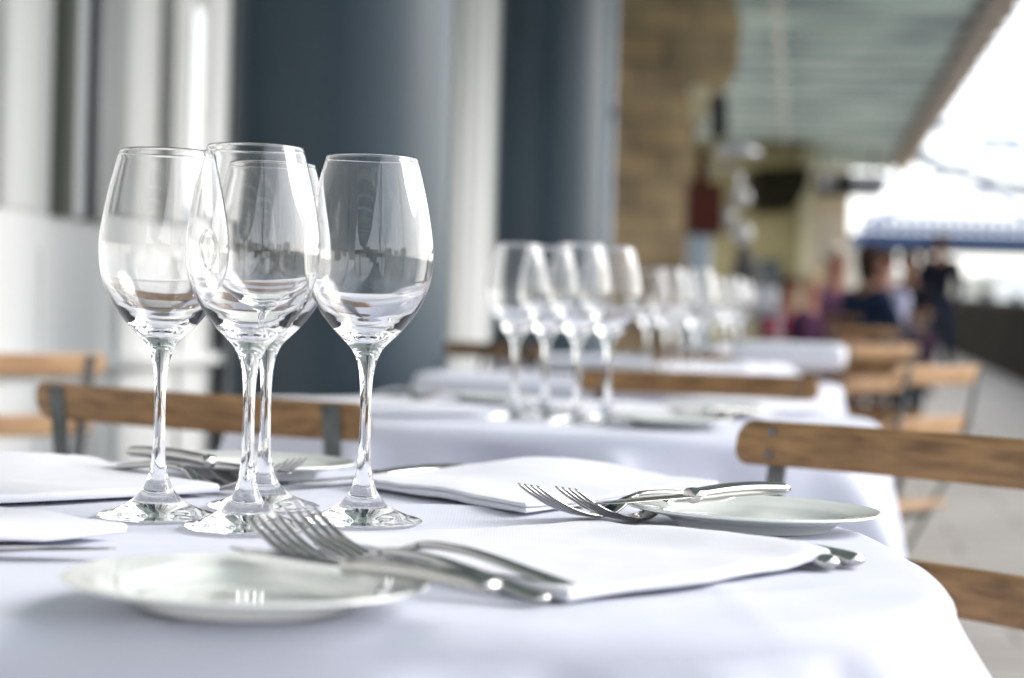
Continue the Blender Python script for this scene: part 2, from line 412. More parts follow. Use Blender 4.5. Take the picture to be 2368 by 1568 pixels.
# ------------------------------------------------------------------ columns
def column(px, Y, r, label, group):
    p = at(px, 760, Y); zb = gz(Y)
    o = thing('round_column', (p.x, p.y, zb), 0, label, 'column', group)
    bm = bmesh.new()
    prof = [(r * 1.0, 0.0), (r * 1.0, 3.8)]
    lathe(bm, [(r, 0.16), (r * 0.985, 2.0), (r * 0.965, 3.8 - zb)], 64)
    obj('shaft', bm, M['column'], o, smooth=True)
    bm = bmesh.new(); lathe(bm, [(0.0, 0.0), (r * 1.16, 0.0), (r * 1.16, 0.08), (r * 1.10, 0.11), (r * 1.08, 0.15), (r * 0.98, 0.165)], 64)
    sharp(obj('plinth', bm, M['column'], o))
    return o
column(778, 4.8, 0.281, 'wide blue-grey round column behind the wine glasses, nearer of two', 'blue-grey round columns of the restaurant front')
column(1259, 9.3, 0.270, 'blue-grey round column further along, beside the stone pier', 'blue-grey round columns of the restaurant front')
# door recess next to the first column, its shade put in as near-black colour
p = row(5.85, WT + 0.05, 0)
o = thing('recess_door', (p.x, p.y, 0), -AL, 'narrow door coloured near-black for recess shade, between white front and wide column', 'door')
bm = bmesh.new(); box(bm, (0, 0.0, 1.5), (0.10, 0.62, 3.0)); bevel(obj('door_leaf', bm, M['navy_strip'], o), 0.01)
bm = bmesh.new(); box(bm, (0.065, 0.0, 1.9), (0.02, 0.34, 1.6)); bevel(obj('raised_panel', bm, M['olive_strip'], o), 0.01)
# pale blue upright tube with collars
p = at(1392, 700, 10.2)
bm = bmesh.new(); lathe(bm, [(0.0, 0), (0.04, 0), (0.04, 3.7), (0.0, 3.7)], 24)
for zz in (0.6, 1.9, 3.1): box(bm, (0, 0, zz), (0.11, 0.11, 0.04))
o = obj('upright_tube', bm, M['tube'], smooth=False); o.location = (p.x, p.y, gz(10.2)); sharp(o)
tag(o, 'pale blue upright tube between second column and stone pier', 'tube')

# ------------------------------------------------------------------ stone pier with spreading top
Yp = 14.0
def X(px, Y): return (px - CX) / FPX * Y
def Z(px, py, Y): return at(px, py, Y).z
bm = bmesh.new()
x0, x1 = X(1392, Yp), X(1588, Yp)
poly = [(x0, gz(Yp) - 0.05), (x1, gz(Yp) - 0.05), (x1, Z(1600, 330, Yp)), (X(1612, Yp), Z(1640, 275, Yp)), (X(1650, Yp), Z(1675, 225, Yp)), (X(1686, Yp), Z(1700, 165, Yp)), (X(1694, Yp), Z(1700, 60, Yp)), (X(1672, Yp), Z(1700, -20, Yp)), (X(1700, Yp), Z(1700, -260, Yp)), (x0, Z(1424, -260, Yp))]
poly2 = []
for i, (xx, zz) in enumerate(poly): poly2.append((xx, zz))
prism(bm, poly2, Yp, Yp + 1.6)
bmesh.ops.subdivide_edges(bm, edges=bm.edges, cuts=5, use_grid_fill=True)
tag(obj('stone_pier', bm, M['stone']), 'tall brown and ochre stone pier with rough top spreading to the right', 'pier')
# stone corbel, pale
o = thing('stone_corbel', (X(1600, 13.6), 13.6, 0), 0, 'small cream corbel on the edge of the stone pier', 'corbel')
bm = bmesh.new(); lathe(bm, [(0, 0), (0.03, 0.0), (0.055, 0.06), (0.05, 0.16), (0.075, 0.2), (0.075, 0.28), (0, 0.28)], 24)
for v in bm.verts: v.co.z += Z(1600, 290, 13.6)
obj('block', bm, M['cream'], o, smooth=True)

# wall behind, olive and cream, then a beige block
Yq = 27.0
o = thing('ochre_house', (0, 0, 0), 0, 'ochre rendered house with cream pilaster at the end of the canopy', 'house')
bm = bmesh.new(); box(bm, ((X(1500, Yq) + X(1838, Yq)) / 2, Yq + 2, 2.2), (X(1838, Yq) - X(1500, Yq), 4, 4.4)); obj('wall', bm, M['stucco'], o)
bm = bmesh.new(); box(bm, ((X(1839, Yq) + X(1872, Yq)) / 2, Yq + 1.95, 2.2), (X(1872, Yq) - X(1839, Yq), 4.1, 4.4)); obj('pilaster', bm, M['cream'], o)
bm = bmesh.new(); box(bm, ((X(1745, Yq) + X(1800, Yq)) / 2, Yq - 0.01, 1.2), (X(1800, Yq) - X(1745, Yq), 0.06, 1.3)); obj('window', bm, M['far_dark'], o)
bm = bmesh.new(); prism(bm, [(X(1728, 26), Z(1728, 395, 26)), (X(1850, 26), Z(1850, 390, 26)), (X(1845, 26), Z(1845, 440, 26)), (X(1815, 26), Z(1820, 488, 26)), (X(1750, 26), Z(1750, 488, 26)), (X(1728, 26), Z(1728, 460, 26))], 25.6, 26.6)
tag(obj('awning_box', bm, M['olive_dark']), 'awning box in painted dark olive shade under the far end of the canopy', 'awning')
Yb = 32
o = thing('beige_house', (0, 0, 0), 0, 'beige rendered house wall at the end of the terrace', 'house')
bm = bmesh.new(); box(bm, ((X(1873, Yb) + X(1955, Yb)) / 2, Yb + 3, 1.9 + 0.5), (X(1955, Yb) - X(1873, Yb), 6, 3.6)); obj('wall', bm, M['beige'], o)
bm = bmesh.new(); box(bm, ((X(1873, Yb) + X(1960, Yb)) / 2, Yb + 3, 4.27), (X(1965, Yb) - X(1868, Yb), 6.2, 0.14)); obj('cornice', bm, M['cream'], o)
bm = bmesh.new(); box(bm, (X(1905, Yb), Yb - 0.02, Z(1905, 560, Yb)), (0.42, 0.08, 0.9)); obj('window', bm, M['fascia'], o)
# black lamp box hanging from the canopy end
Yl = 28
pc = at(1964, 428, Yl)
o = thing('spotlight_box', (pc.x, pc.y, pc.z), 0, 'black box of round floodlights hung under the far canopy edge', 'floodlight')
bm = bmesh.new(); box(bm, (0, 0, 0), (0.98, 0.35, 0.33)); bevel(obj('housing', bm, M['black'], o), 0.02)
for xx in (-0.36, 0.14, 0.42):
    bm = bmesh.new(); lathe(bm, [(0, 0), (0.10, 0.0), (0.13, 0.03), (0.14, 0.06)], 24)
    q = obj('lens', bm, M['silver'], o, smooth=True); q.location = (xx, -0.19, 0.03); q.rotation_euler = (R(90), 0, 0); q.scale = (0.8, 0.8, 0.8)
bm = bmesh.new()
bm.free()
for xx in (-0.4, 0.35):
    bm = bmesh.new(); box(bm, (xx, 0, 0.42), (0.03, 0.03, 0.62)); obj('hanger', bm, M['black'], o)

# ------------------------------------------------------------------ lamp post with red box and globes
Yr = 13.0
pr = at(1616, 600, Yr)
o = thing('lamp_post', (pr.x, pr.y, gz(Yr)), 0, 'blue-grey lamp post with dark red box, opal globes and silver hood', 'lamp post')
def zl(py): return at(1640, py, Yr).z - gz(Yr)
def dx(px): return X(px, Yr) - pr.x
bm = bmesh.new(); lathe(bm, [(0, 0), (0.11, 0), (0.11, 0.1), (0.085, 0.14), (0.085, zl(545)), (0, zl(545))], 24); obj('post', bm, M['greyblue'], o, smooth=False)
bm = bmesh.new(); box(bm, (dx(1618), 0, (zl(545) + zl(425)) / 2), (0.24, 0.2, zl(425) - zl(545))); bevel(obj('red_box', bm, M['redbox'], o), 0.012)
bm = bmesh.new(); lathe(bm, [(0, zl(425)), (0.05, zl(425)), (0.035, zl(360)), (0.05, zl(345)), (0, zl(340))], 20); obj('neck', bm, M['redbox'], o, smooth=True)
bm = bmesh.new(); lathe(bm, [(0, zl(318)), (0.04, zl(320)), (0.15, zl(345)), (0.17, zl(357)), (0.02, zl(352))], 32)
q = obj('hood', bm, M['silver'], o, smooth=True); q.location = (dx(1690), 0, 0)
for (gx, gy, gr) in ((1700, 455, 0.075), (1705, 540, 0.08), (1672, 500, 0.06)):
    bm = bmesh.new(); bmesh.ops.create_uvsphere(bm, u_segments=24, v_segments=14, radius=gr)
    q = obj('globe', bm, M['globe'], o, smooth=True); q.location = (dx(gx), -0.02, zl(gy))
bm = bmesh.new(); sweep(bm, [(0, 0, zl(400)), (dx(1660), 0, zl(385)), (dx(1700), 0, zl(400)), (dx(1700), 0, zl(440))], [(0.015, 0.015)] * 4, 8, up=Vector((0, 1, 0)))
sweep(bm, [(dx(1655), 0, zl(520)), (dx(1680), 0, zl(525)), (dx(1705), 0, zl(530))], [(0.015, 0.015)] * 3, 8, up=Vector((0, 1, 0)))
obj('bracket', bm, M['silver'], o)
# black hanging speaker above
pc = at(1662, 275, 13.4)
bm = bmesh.new(); prism(bm, [(-0.06, 0.17), (0.05, 0.15), (0.06, -0.12), (-0.02, -0.16), (-0.06, -0.08)], -0.08, 0.08)
q = obj('wall_speaker', bm, M['black']); q.location = pc; bevel(q, 0.01); tag(q, 'small black speaker fixed beside the stone pier', 'speaker')

# closed black parasol
Yk = 16.0
pk = at(1722, 640, Yk)
o = thing('closed_parasol', (pk.x, pk.y, gz(Yk)), 0, 'closed black parasol standing before the ochre house', 'parasol')
zk = lambda py: at(1722, py, Yk).z - gz(Yk)
bm = bmesh.new()
NA = 40; rings = []
for i, (py, r_) in enumerate([(548, 0.01), (560, 0.03), (590, 0.06), (630, 0.11), (670, 0.15), (700, 0.165), (712, 0.15)]):
    rings.append([bm.verts.new((r_ * (1 + 0.16 * math.sin(8 * 2 * PI * k / NA)) * math.cos(2 * PI * k / NA) + 0.02 * i - 0.05, r_ * (1 + 0.16 * math.sin(8 * 2 * PI * k / NA)) * math.sin(2 * PI * k / NA), zk(py))) for k in range(NA)])
for a, b_ in zip(rings, rings[1:]):
    for k in range(NA): bm.faces.new((a[k], a[(k + 1) % NA], b_[(k + 1) % NA], b_[k]))
bm.faces.new(rings[0]); bm.faces.new(rings[-1])
obj('folded_cover', bm, M['black'], o, smooth=True)
bm = bmesh.new(); lathe(bm, [(0, 0), (0.2, 0), (0.2, 0.06), (0.03, 0.09), (0.025, zk(700)), (0, zk(700))], 20); obj('pole', bm, M['steelgrey'], o)
# serving trolley
pt_ = at(1745, 720, 8.6)
o = thing('serving_trolley', (pt_.x, pt_.y, gz(8.6)), R(-8), 'grey steel serving trolley behind the far glasses', 'trolley')
bm = bmesh.new(); box(bm, (0, 0, 0.86), (0.26, 0.4, 0.03)); bevel(obj('top', bm, M['steelgrey'], o), 0.006)
bm = bmesh.new(); box(bm, (0, 0, 0.45), (0.24, 0.38, 0.02)); bevel(obj('shelf', bm, M['steelgrey'], o), 0.004)
for sx in (-1, 1):
    for sy in (-1, 1):
        bm = bmesh.new(); lathe(bm, [(0, 0), (0.012, 0), (0.012, 0.845), (0, 0.845)], 12)
        q = obj('leg', bm, M['steelgrey'], o); q.location = (sx * 0.11, sy * 0.17, 0)
bm = bmesh.new(); box(bm, (0, -0.02, 0.93), (0.2, 0.25, 0.10)); bevel(obj('tray', bm, M['silver'], o), 0.01)

# ------------------------------------------------------------------ bridge and far bank
Yd = 75.0
def zb_(px, py): return at(px, py, Yd).z
bx0, bx1 = X(1962, Yd), X(3600, Yd)
o = thing('bridge', (0, 0, 0), 0, 'blue girder bridge with pale lattice parapet and sloping chains over the river', 'bridge')
rs = math.tan(R(0))
bm = bmesh.new(); box(bm, ((bx0 + bx1) / 2, Yd, (zb_(2170, 545) + zb_(2170, 576)) / 2), (bx1 - bx0, 4.5, zb_(2170, 545) - zb_(2170, 576))); obj('girder', bm, M['bridge_blue'], o)
bm = bmesh.new()
z0, z1 = zb_(2170, 545), zb_(2170, 508)
x = bx0; 
while x < bx1:
    box(bm, (x, Yd - 2.2, (z0 + z1) / 2), (0.16, 0.12, z1 - z0))
    x += 0.42
box(bm, ((bx0 + bx1) / 2, Yd - 2.2, z1), (bx1 - bx0, 0.16, 0.10)); box(bm, ((bx0 + bx1) / 2, Yd - 2.2, z0 + 0.25), (bx1 - bx0, 0.14, 0.3))
obj('parapet', bm, M['bridge_pale'], o)
bm = bmesh.new(); box(bm, ((bx0 + bx1) / 2, Yd, zb_(2170, 582)), (bx1 - bx0, 3.0, 0.14)); obj('lower_chord', bm, M['far_dark'], o)
for (pts_, hw) in (([(1960, 330), (2080, 372), (2200, 415), (2330, 438), (2500, 452), (2800, 470)], 0.24), ([(2010, 255), (2120, 300), (2250, 335), (2367, 375), (2500, 420), (2700, 480)], 0.17)):
    bm = bmesh.new()
    P_ = [Vector((X(a, Yd), Yd - 1.8, zb_(a, b_))) for a, b_ in pts_]
    sweep(bm, P_, [(hw, hw)] * len(P_), 8, up=Vector((0, 1, 0)))
    obj('chain', bm, M['bridge_pale'] if hw < 0.18 else M['steelgrey'], o)
for pts_ in ([(1990, 400), (2120, 418), (2260, 440), (2400, 450), (2700, 460)], [(2040, 300), (2160, 350), (2290, 425), (2400, 500)], [(2367, 300), (2240, 370), (2120, 440), (2040, 505)], [(2100, 250), (2230, 290), (2380, 330), (2600, 380)]):
    bm = bmesh.new()
    P_ = [Vector((X(a, Yd), Yd + 1.8, zb_(a, b_))) for a, b_ in pts_]
    sweep(bm, P_, [(0.12, 0.12)] * len(P_), 8, up=Vector((0, 1, 0)))
    obj('cable', bm, M['bridge_pale'], o)
for a in range(0, 9):
    px_ = 2060 + a * 62
    bm = bmesh.new(); zt = zb_(px_, 385 + a * 8); box(bm, (X(px_, Yd), Yd - 1.8, (zt + z1) / 2), (0.025, 0.025, zt - z1)); obj('hanger_rod', bm, M['bridge_pale'], o)
for px_ in (1975, 2560, 3200):
    bm = bmesh.new(); box(bm, (X(px_, Yd), Yd, (zb_(2170, 580) - 2.6) / 2), (1.0, 3.2, zb_(2170, 580) + 2.6)); obj('pier', bm, M['far_stone'], o)

def far_house(px0, px1, py_top, Y, m, label, k):
    xa, xb = X(px0, Y), X(px1, Y); zt = at(px0, py_top, Y).z
    o = thing('riverside_building', ((xa + xb) / 2, Y, -2.5), 0, label, 'building', 'pale buildings on the far bank')
    bm = bmesh.new(); box(bm, (0, 5, (zt + 2.5) / 2), (xb - xa, 10, zt + 2.5)); obj('wall', bm, m, o)
    bm = bmesh.new(); box(bm, (0, 5, zt + 2.5 + 0.2), (xb - xa + 0.5, 10.5, 0.4)); obj('roof', bm, M['paint_grey'], o)
    nfl = max(1, int((zt + 1) / 3.4)); nw = max(2, int((xb - xa) / 3.4))
    for f in range(nfl):
        for j in range(nw):
            bm = bmesh.new(); box(bm, (-(xb - xa) / 2 + (j + 0.5) * (xb - xa) / nw, -0.03, 3.6 + f * 3.3), (1.3, 0.12, 1.8)); obj('window', bm, M['far_dark'] if (j + f + k) % 3 else M['pane'], o)
    return o
far_house(1975, 2065, 628, 190, M['far_stone'], 'low pale building just right of the beige house', 0)
far_house(2068, 2160, 640, 200, M['paint_white'], 'low white building under the middle of the bridge', 1)
far_house(2205, 2300, 648, 190, M['far_stone'], 'long pale building above the dark quay wall', 2)
far_house(2303, 2480, 636, 205, M['paint_white'], 'white riverside building at the right edge', 0)

# --- what stands behind the viewpoint and shows only in the glasses' reflections
for k in range(9):
    a = -0.9 + k * 0.24
    d = 55 + 6 * (k % 3)
    hh = (5.5, 8.5, 6.8, 10, 7.5)[k % 5]
    o = thing('city_block', (math.sin(a + 0.15) * d, -math.cos(a + 0.15) * d, -2.5), -a, 'stone city block across the water behind the viewpoint', 'building', 'city blocks mirrored in the wine glasses')
    bm = bmesh.new(); box(bm, (0, 0, hh / 2), (12 + 2 * (k % 3), 8, hh)); obj('wall', bm, M['far_stone'] if k % 2 else M['stone'], o)
    bm = bmesh.new()
    for f in range(2):
        for j in range(5): box(bm, (-4.6 + j * 2.3, 4.02, 4 + f * 2.6), (1.1, 0.12, 1.5))
    obj('window', bm, M['far_dark'], o)
def bare_tree(x, y, h, seed, label):
    rnd = random.Random(seed)
    o = thing('bare_tree', (x, y, 0), 0, label, 'tree', 'bare trees behind the viewpoint')
    bm = bmesh.new()
    def limb(p, d, L, r, lev):
        pts_ = [p]; q = p
        for i in range(4):
            d = (d + Vector((rnd.uniform(-.18, .18), rnd.uniform(-.18, .18), rnd.uniform(-.05, .12)))).normalized(); q = q + d * L / 4; pts_.append(q)
        sweep(bm, pts_, [(r * (1 - 0.14 * i), r * (1 - 0.14 * i)) for i in range(5)], 7, up=Vector((0.3, 1, 0.1)))
        if lev < 3:
            for i in range(3):
                nd = (d + Vector((rnd.uniform(-.9, .9), rnd.uniform(-.9, .9), rnd.uniform(.1, .6)))).normalized()
                limb(pts_[2 + i % 3], nd, L * 0.68, r * 0.45, lev + 1)
    limb(Vector((0, 0, 0)), Vector((0, 0, 1)), h * 0.5, h * 0.022, 0)
    obj('trunk', bm, M['bark'], o, smooth=True)
bare_tree(3.2, -6.5, 8, 3, 'bare dark tree on the quay behind the viewpoint')
bare_tree(8.5, -13, 9, 5, 'taller bare tree further along the quay behind the viewpoint')

# ------------------------------------------------------------------ tables and cloths
def superR(th, a, n_):
    return a / (abs(math.cos(th)) ** n_ + abs(math.sin(th)) ** n_) ** (1 / n_)
def make_table(cx, cy_, a, label):
    zg = gz(cy_)
    o = thing('pedestal_table', (cx, cy_, zg), -AL, label, 'table', 'pedestal tables under white cloths')
    bm = bmesh.new(); lathe(bm, [(0, 0.715), (a - 0.02, 0.715), (a - 0.012, 0.722), (a - 0.012, 0.738), (a - 0.02, 0.744), (0, 0.744)], 64); sharp(obj('tabletop', bm, M['wood_pale'], o))
    bm = bmesh.new(); lathe(bm, [(0, 0.03), (0.05, 0.03), (0.03, 0.08), (0.028, 0.6), (0.06, 0.7), (0.09, 0.714), (0, 0.714)], 24); sharp(obj('pedestal', bm, M['iron'], o))
    bm = bmesh.new(); lathe(bm, [(0, 0), (0.24, 0), (0.24, 0.012), (0.05, 0.035), (0, 0.036)], 40); sharp(obj('foot', bm, M['iron'], o))
def make_cloth(cx, cy_, a, n_, rot, S, label, seed, ridges=(), NA=400, nr=46, nd=40, folds=None, wr0=1.0, flare=0.22):
    zt = TOP + gz(cy_)
    bm = bmesh.new()
    rnd = random.Random(seed)
    ph = [rnd.uniform(0, 2 * PI) for _ in range(6)]
    def topz(x, y):
        wr = wr0 * (1 + 1.6 * min(1, math.hypot(x - cx, y - cy_) / a) ** 4)
        z = -0.0006 * wr0 + wr * 0.0009 * noise.noise(Vector((x * 5 + seed, y * 5, 0.3))) + wr * 0.0005 * noise.noise(Vector((x * 14, y * 14 + seed, 1.3)))
        for (x0, y0, x1, y1, w_, h_) in ridges:
            dx_, dy_ = x1 - x0, y1 - y0; L2 = dx_ * dx_ + dy_ * dy_
            tt = max(0, min(1, ((x - x0) * dx_ + (y - y0) * dy_) / L2))
            dd = math.hypot(x - x0 - tt * dx_, y - y0 - tt * dy_)
            z += h_ * math.exp(-(dd / w_) ** 2) * math.sin(PI * min(1, max(0, tt * 0.9 + 0.05)))
        return z
    rings = []
    rc = 0.016
    for i in range(1, nr + 1):
        f = (i / nr) ** 0.8
        ring = []
        for k in range(NA):
            th = 2 * PI * k / NA
            r_ = (superR(th - rot, a, n_) - rc) * f
            x, y = r_ * math.cos(th), r_ * math.sin(th)
            ring.append(bm.verts.new((x, y, topz(cx + x, cy_ + y))))
        rings.append(ring)
    for j in range(1, nd + 1):
        ring = []
        for k in range(NA):
            th = 2 * PI * k / NA
            ra = superR(th - rot, a, n_)
            lt = th - rot
            hang = S / max(abs(math.cos(lt)), abs(math.sin(lt))) - ra
            hang = min(hang, 0.60)
            edge = rings[nr - 1][k]
            if j <= 6:
                ang = (j / 6) * PI / 2
                rr_ = ra - rc + rc * math.sin(ang); z = edge.co.z - rc * (1 - math.cos(ang)); dr = 0
            else:
                u = (j - 6) / (nd - 6)
                dpt = u * hang
                z = edge.co.z - rc - dpt
                # folds grow with the drop
                fold = (0.55 * math.sin(4 * lt - PI / 2) + 0.35 * math.sin(11 * th + ph[0] + 0.8 * math.sin(3 * th + ph[1])) + 0.22 * math.sin(19 * th + ph[2] + 1.2 * math.sin(2 * th + ph[3])))
                if folds:
                    for (fa, fw, fh) in folds:
                        dth = (th - fa + PI) % (2 * PI) - PI
                        fold += fh * math.exp(-(dth / fw) ** 2)
                am = 0.085 * (1 - math.exp(-dpt / 0.09))
                rr_ = ra + flare * dpt + am * (fold * 0.62) + min(1, dpt * 25) * (0.006 * noise.noise(Vector((math.cos(th) * 5, math.sin(th) * 5, dpt * 6 + seed))) + 0.003 * noise.noise(Vector((math.cos(th) * 14, math.sin(th) * 14, dpt * 9 + seed))))
                z += 0.0
            ring.append(bm.verts.new((rr_ * math.cos(th), rr_ * math.sin(th), z)))
        rings.append(ring)
    c0 = bm.verts.new((0, 0, topz(cx, cy_)))
    for k in range(NA): bm.faces.new((c0, rings[0][k], rings[0][(k + 1) % NA]))
    for a_, b_ in zip(rings, rings[1:]):
        for k in range(NA): bm.faces.new((a_[k], b_[k], b_[(k + 1) % NA], a_[(k + 1) % NA]))
    o = obj('tablecloth', bm, M['cloth'], smooth=True)
    o.location = (cx, cy_, zt)
    tag(o, label, 'tablecloth', 'white tablecloths on the row of tables')
    return o

T1 = (-0.190, 1.212); T2 = (0.075, 2.70); T3 = (0.255, 4.04); T4 = (0.42, 5.45)
for (cx, cy_), lb in ((T1, 'nearest table, hidden under a white cloth set with four sharp glasses'), (T2, 'second table, hidden under the white cloth behind the sharp glasses'), (T3, 'third table, hidden under a white cloth behind the second glasses'), (T4, 'farthest table, hidden under a blurred white cloth')):
    make_table(cx, cy_, 0.40, lb)
make_cloth(T1[0], T1[1], 0.425, 4.0, R(4), 0.80, 'white cloth on the nearest table, under the sharp wine glasses', 11,
           wr0=1.7, flare=0.62, ridges=[(-0.68, 1.12, 0.24, 1.20, 0.007, 0.0016), (0.12, 0.76, 0.06, 1.62, 0.007, 0.0018), (-0.02, 0.80, 0.2, 0.98, 0.012, 0.003), (-0.16, 1.255, 0.02, 1.30, 0.02, 0.0040), (-0.12, 0.80, 0.16, 0.90, 0.03, 0.003), (-0.62, 0.9, -0.25, 0.86, 0.03, 0.003), (-0.55, 1.02, -0.1, 1.06, 0.012, 0.002), (0.05, 1.12, 0.24, 1.13, 0.02, 0.002), (-0.5, 1.14, -0.2, 1.22, 0.012, 0.002)],
           folds=[(R(-95), 0.08, -1.2), (R(-118), 0.12, -1.4), (R(-72), 0.05, 1.4), (R(-62), 0.03, -1.3), (R(-54), 0.035, 1.2), (R(-47), 0.025, -1.4), (R(-40), 0.04, 0.9)], NA=520, nr=70)
make_cloth(T2[0], T2[1], 0.455, 2.6, -AL, 0.80, 'white cloth on the second table, with bulging folds below its edge', 5, NA=360, nr=26,
           folds=[(R(-122), 0.05, 2.2), (R(-103), 0.13, -2.0), (R(-84), 0.05, 1.6), (R(-66), 0.10, -1.3), (R(-50), 0.06, 1.3)])
make_cloth(T3[0], T3[1], 0.455, 2.5, -AL, 0.80, 'white cloth on the third table, behind the wooden chair slat', 8, NA=300, nr=16)
make_cloth(T4[0], T4[1], 0.455, 2.5, -AL, 0.80, 'white cloth on the farthest, most blurred table', 9, NA=260, nr=12)

# ------------------------------------------------------------------ wine glass
outer = [(0.0380, 0.0011), (0.035, 0.0026), (0.028, 0.0046), (0.0195, 0.0082), (0.0125, 0.0137), (0.0083, 0.0200), (0.0056, 0.0285), (0.0042, 0.040), (0.0037, 0.055), (0.0035, 0.072), (0.0038, 0.084), (0.0047, 0.094), (0.0068, 0.1025), (0.0101, 0.109), (0.0153, 0.1145), (0.0212, 0.1203), (0.0268, 0.127), (0.0322, 0.135), (0.0362, 0.1435), (0.0391, 0.1535), (0.0403, 0.165), (0.0401, 0.176), (0.0379, 0.191), (0.0352, 0.205), (0.0318, 0.219), (0.0290, 0.2293)]
inner = [(0.0282, 0.2293), (0.0310, 0.219), (0.0344, 0.205), (0.0371, 0.191), (0.0392, 0.176), (0.0394, 0.165), (0.0381, 0.1535), (0.0350, 0.1442), (0.0306, 0.1364), (0.0249, 0.1294), (0.0188, 0.1238), (0.0118, 0.1190), (0.0055, 0.1168), (0.0, 0.1162)]
def glass_mesh(bm, segs, nsp):
    po = spline(outer, nsp); pi_ = [(r_ + (0.0003 if 0.13 < z_ < 0.2292 else 0.0), z_) for r_, z_ in spline(inner, nsp)]
    prof = [(0.0, 0.0007), (0.02, 0.0004), (0.036, 0.0), (0.0377, 0.0002)] + po + [(0.0287, 0.2300)] + pi_
    lathe(bm, prof, segs)
proto_glass = None
def wine_glass(x, y, ztab, label, group, hi=True, tilt=(0, 0)):
    bm = bmesh.new()
    if hi or 'lo' not in wine_glass.__dict__:
        glass_mesh(bm, 128 if hi else 48, 4 if hi else 2)
        me = None
    if hi and 'hi' in wine_glass.__dict__ or (not hi and 'lo' in wine_glass.__dict__):
        bm.free(); src = wine_glass.hi if hi else wine_glass.lo
        o = src.copy(); C.objects.link(o)
    else:
        o = obj('wine_glass', bm, M['glass'], smooth=True)
        if hi: wine_glass.hi = o
        else: wine_glass.lo = o
    o.location = (x, y, ztab + 0.0012); o.rotation_euler = (tilt[0], tilt[1], 0)
    tag(o, label, 'wine glass', group)
    return o
G1 = 'wine glasses on the nearest table'
for (px, py_, d, lb) in ((363, 1198, 1.182, 'leftmost of the four sharp wine glasses on the nearest table'), (568, 1225, 1.134, 'front and tallest-looking of the four sharp wine glasses'),
                         (608, 1172, 1.258, 'wine glass partly hidden behind the front one on the nearest table'), (838, 1205, 1.186, 'sharp wine glass standing alone against the dark column')):
    p = at(px, py_, d); wine_glass(p.x, p.y, TOP, lb, G1)
G2 = 'blurred wine glasses on the second table'
for (px, d, lb) in ((1187, 2.46, 'leftmost blurred glass on the second table'), (1258, 2.53, 'second from left of the blurred glasses on the second table'), (1330, 2.41, 'second from right of the blurred glasses on the second table'), (1402, 2.48, 'rightmost blurred glass on the second table')):
    p = at(px, 980, d); wine_glass(p.x, p.y, TOP + gz(T2[1]), lb, G2, False)
G3 = 'glasses on the third table'
for (px, d, lb) in ((1496, 3.92, 'leftmost very blurred glass on the third table'), (1538, 3.78, 'second from left very blurred glass on the third table'), (1606, 3.80, 'third from left very blurred glass on the third table'), (1566, 4.02, 'rearmost very blurred glass on the third table')):
    p = at(px, 880, d); wine_glass(p.x, p.y, TOP + gz(T3[1]), lb, G3, False)
for (px, d, lb) in ((1636, 5.1, 'leftmost glass of the farthest table'), (1662, 5.3, 'second glass of the farthest table'), (1684, 5.05, 'third glass of the farthest table'), (1705, 5.35, 'rightmost glass of the farthest table')):
    p = at(px, 850, d); wine_glass(p.x, p.y, TOP + gz(T4[1]), lb, 'glasses on the farthest table', False)

# ------------------------------------------------------------------ plates
pprof = [(0.0, 0.0042), (0.030, 0.0042), (0.042, 0.0046), (0.0475, 0.0058), (0.052, 0.0090), (0.056, 0.0128), (0.063, 0.0152), (0.0715, 0.0172), (0.0765, 0.0186), (0.0780, 0.0186), (0.0788, 0.0176), (0.0784, 0.0162), (0.072, 0.0138), (0.062, 0.0108), (0.0545, 0.0078), (0.0495, 0.0036), (0.0475, 0.0004), (0.0455, 0.0000), (0.0445, 0.0012), (0.042, 0.0022), (0.0, 0.0022)]
plate0 = None
def plate(x, y, z, label, group='white china side plates'):
    global plate0
    if plate0 is None:
        bm = bmesh.new(); lathe(bm, spline(pprof, 4), 128)
        plate0 = obj('side_plate', bm, M['china'], smooth=True); o = plate0
    else:
        o = plate0.copy(); C.objects.link(o)
    o.location = (x, y, z + 0.0014); tag(o, label, 'plate', group); return o

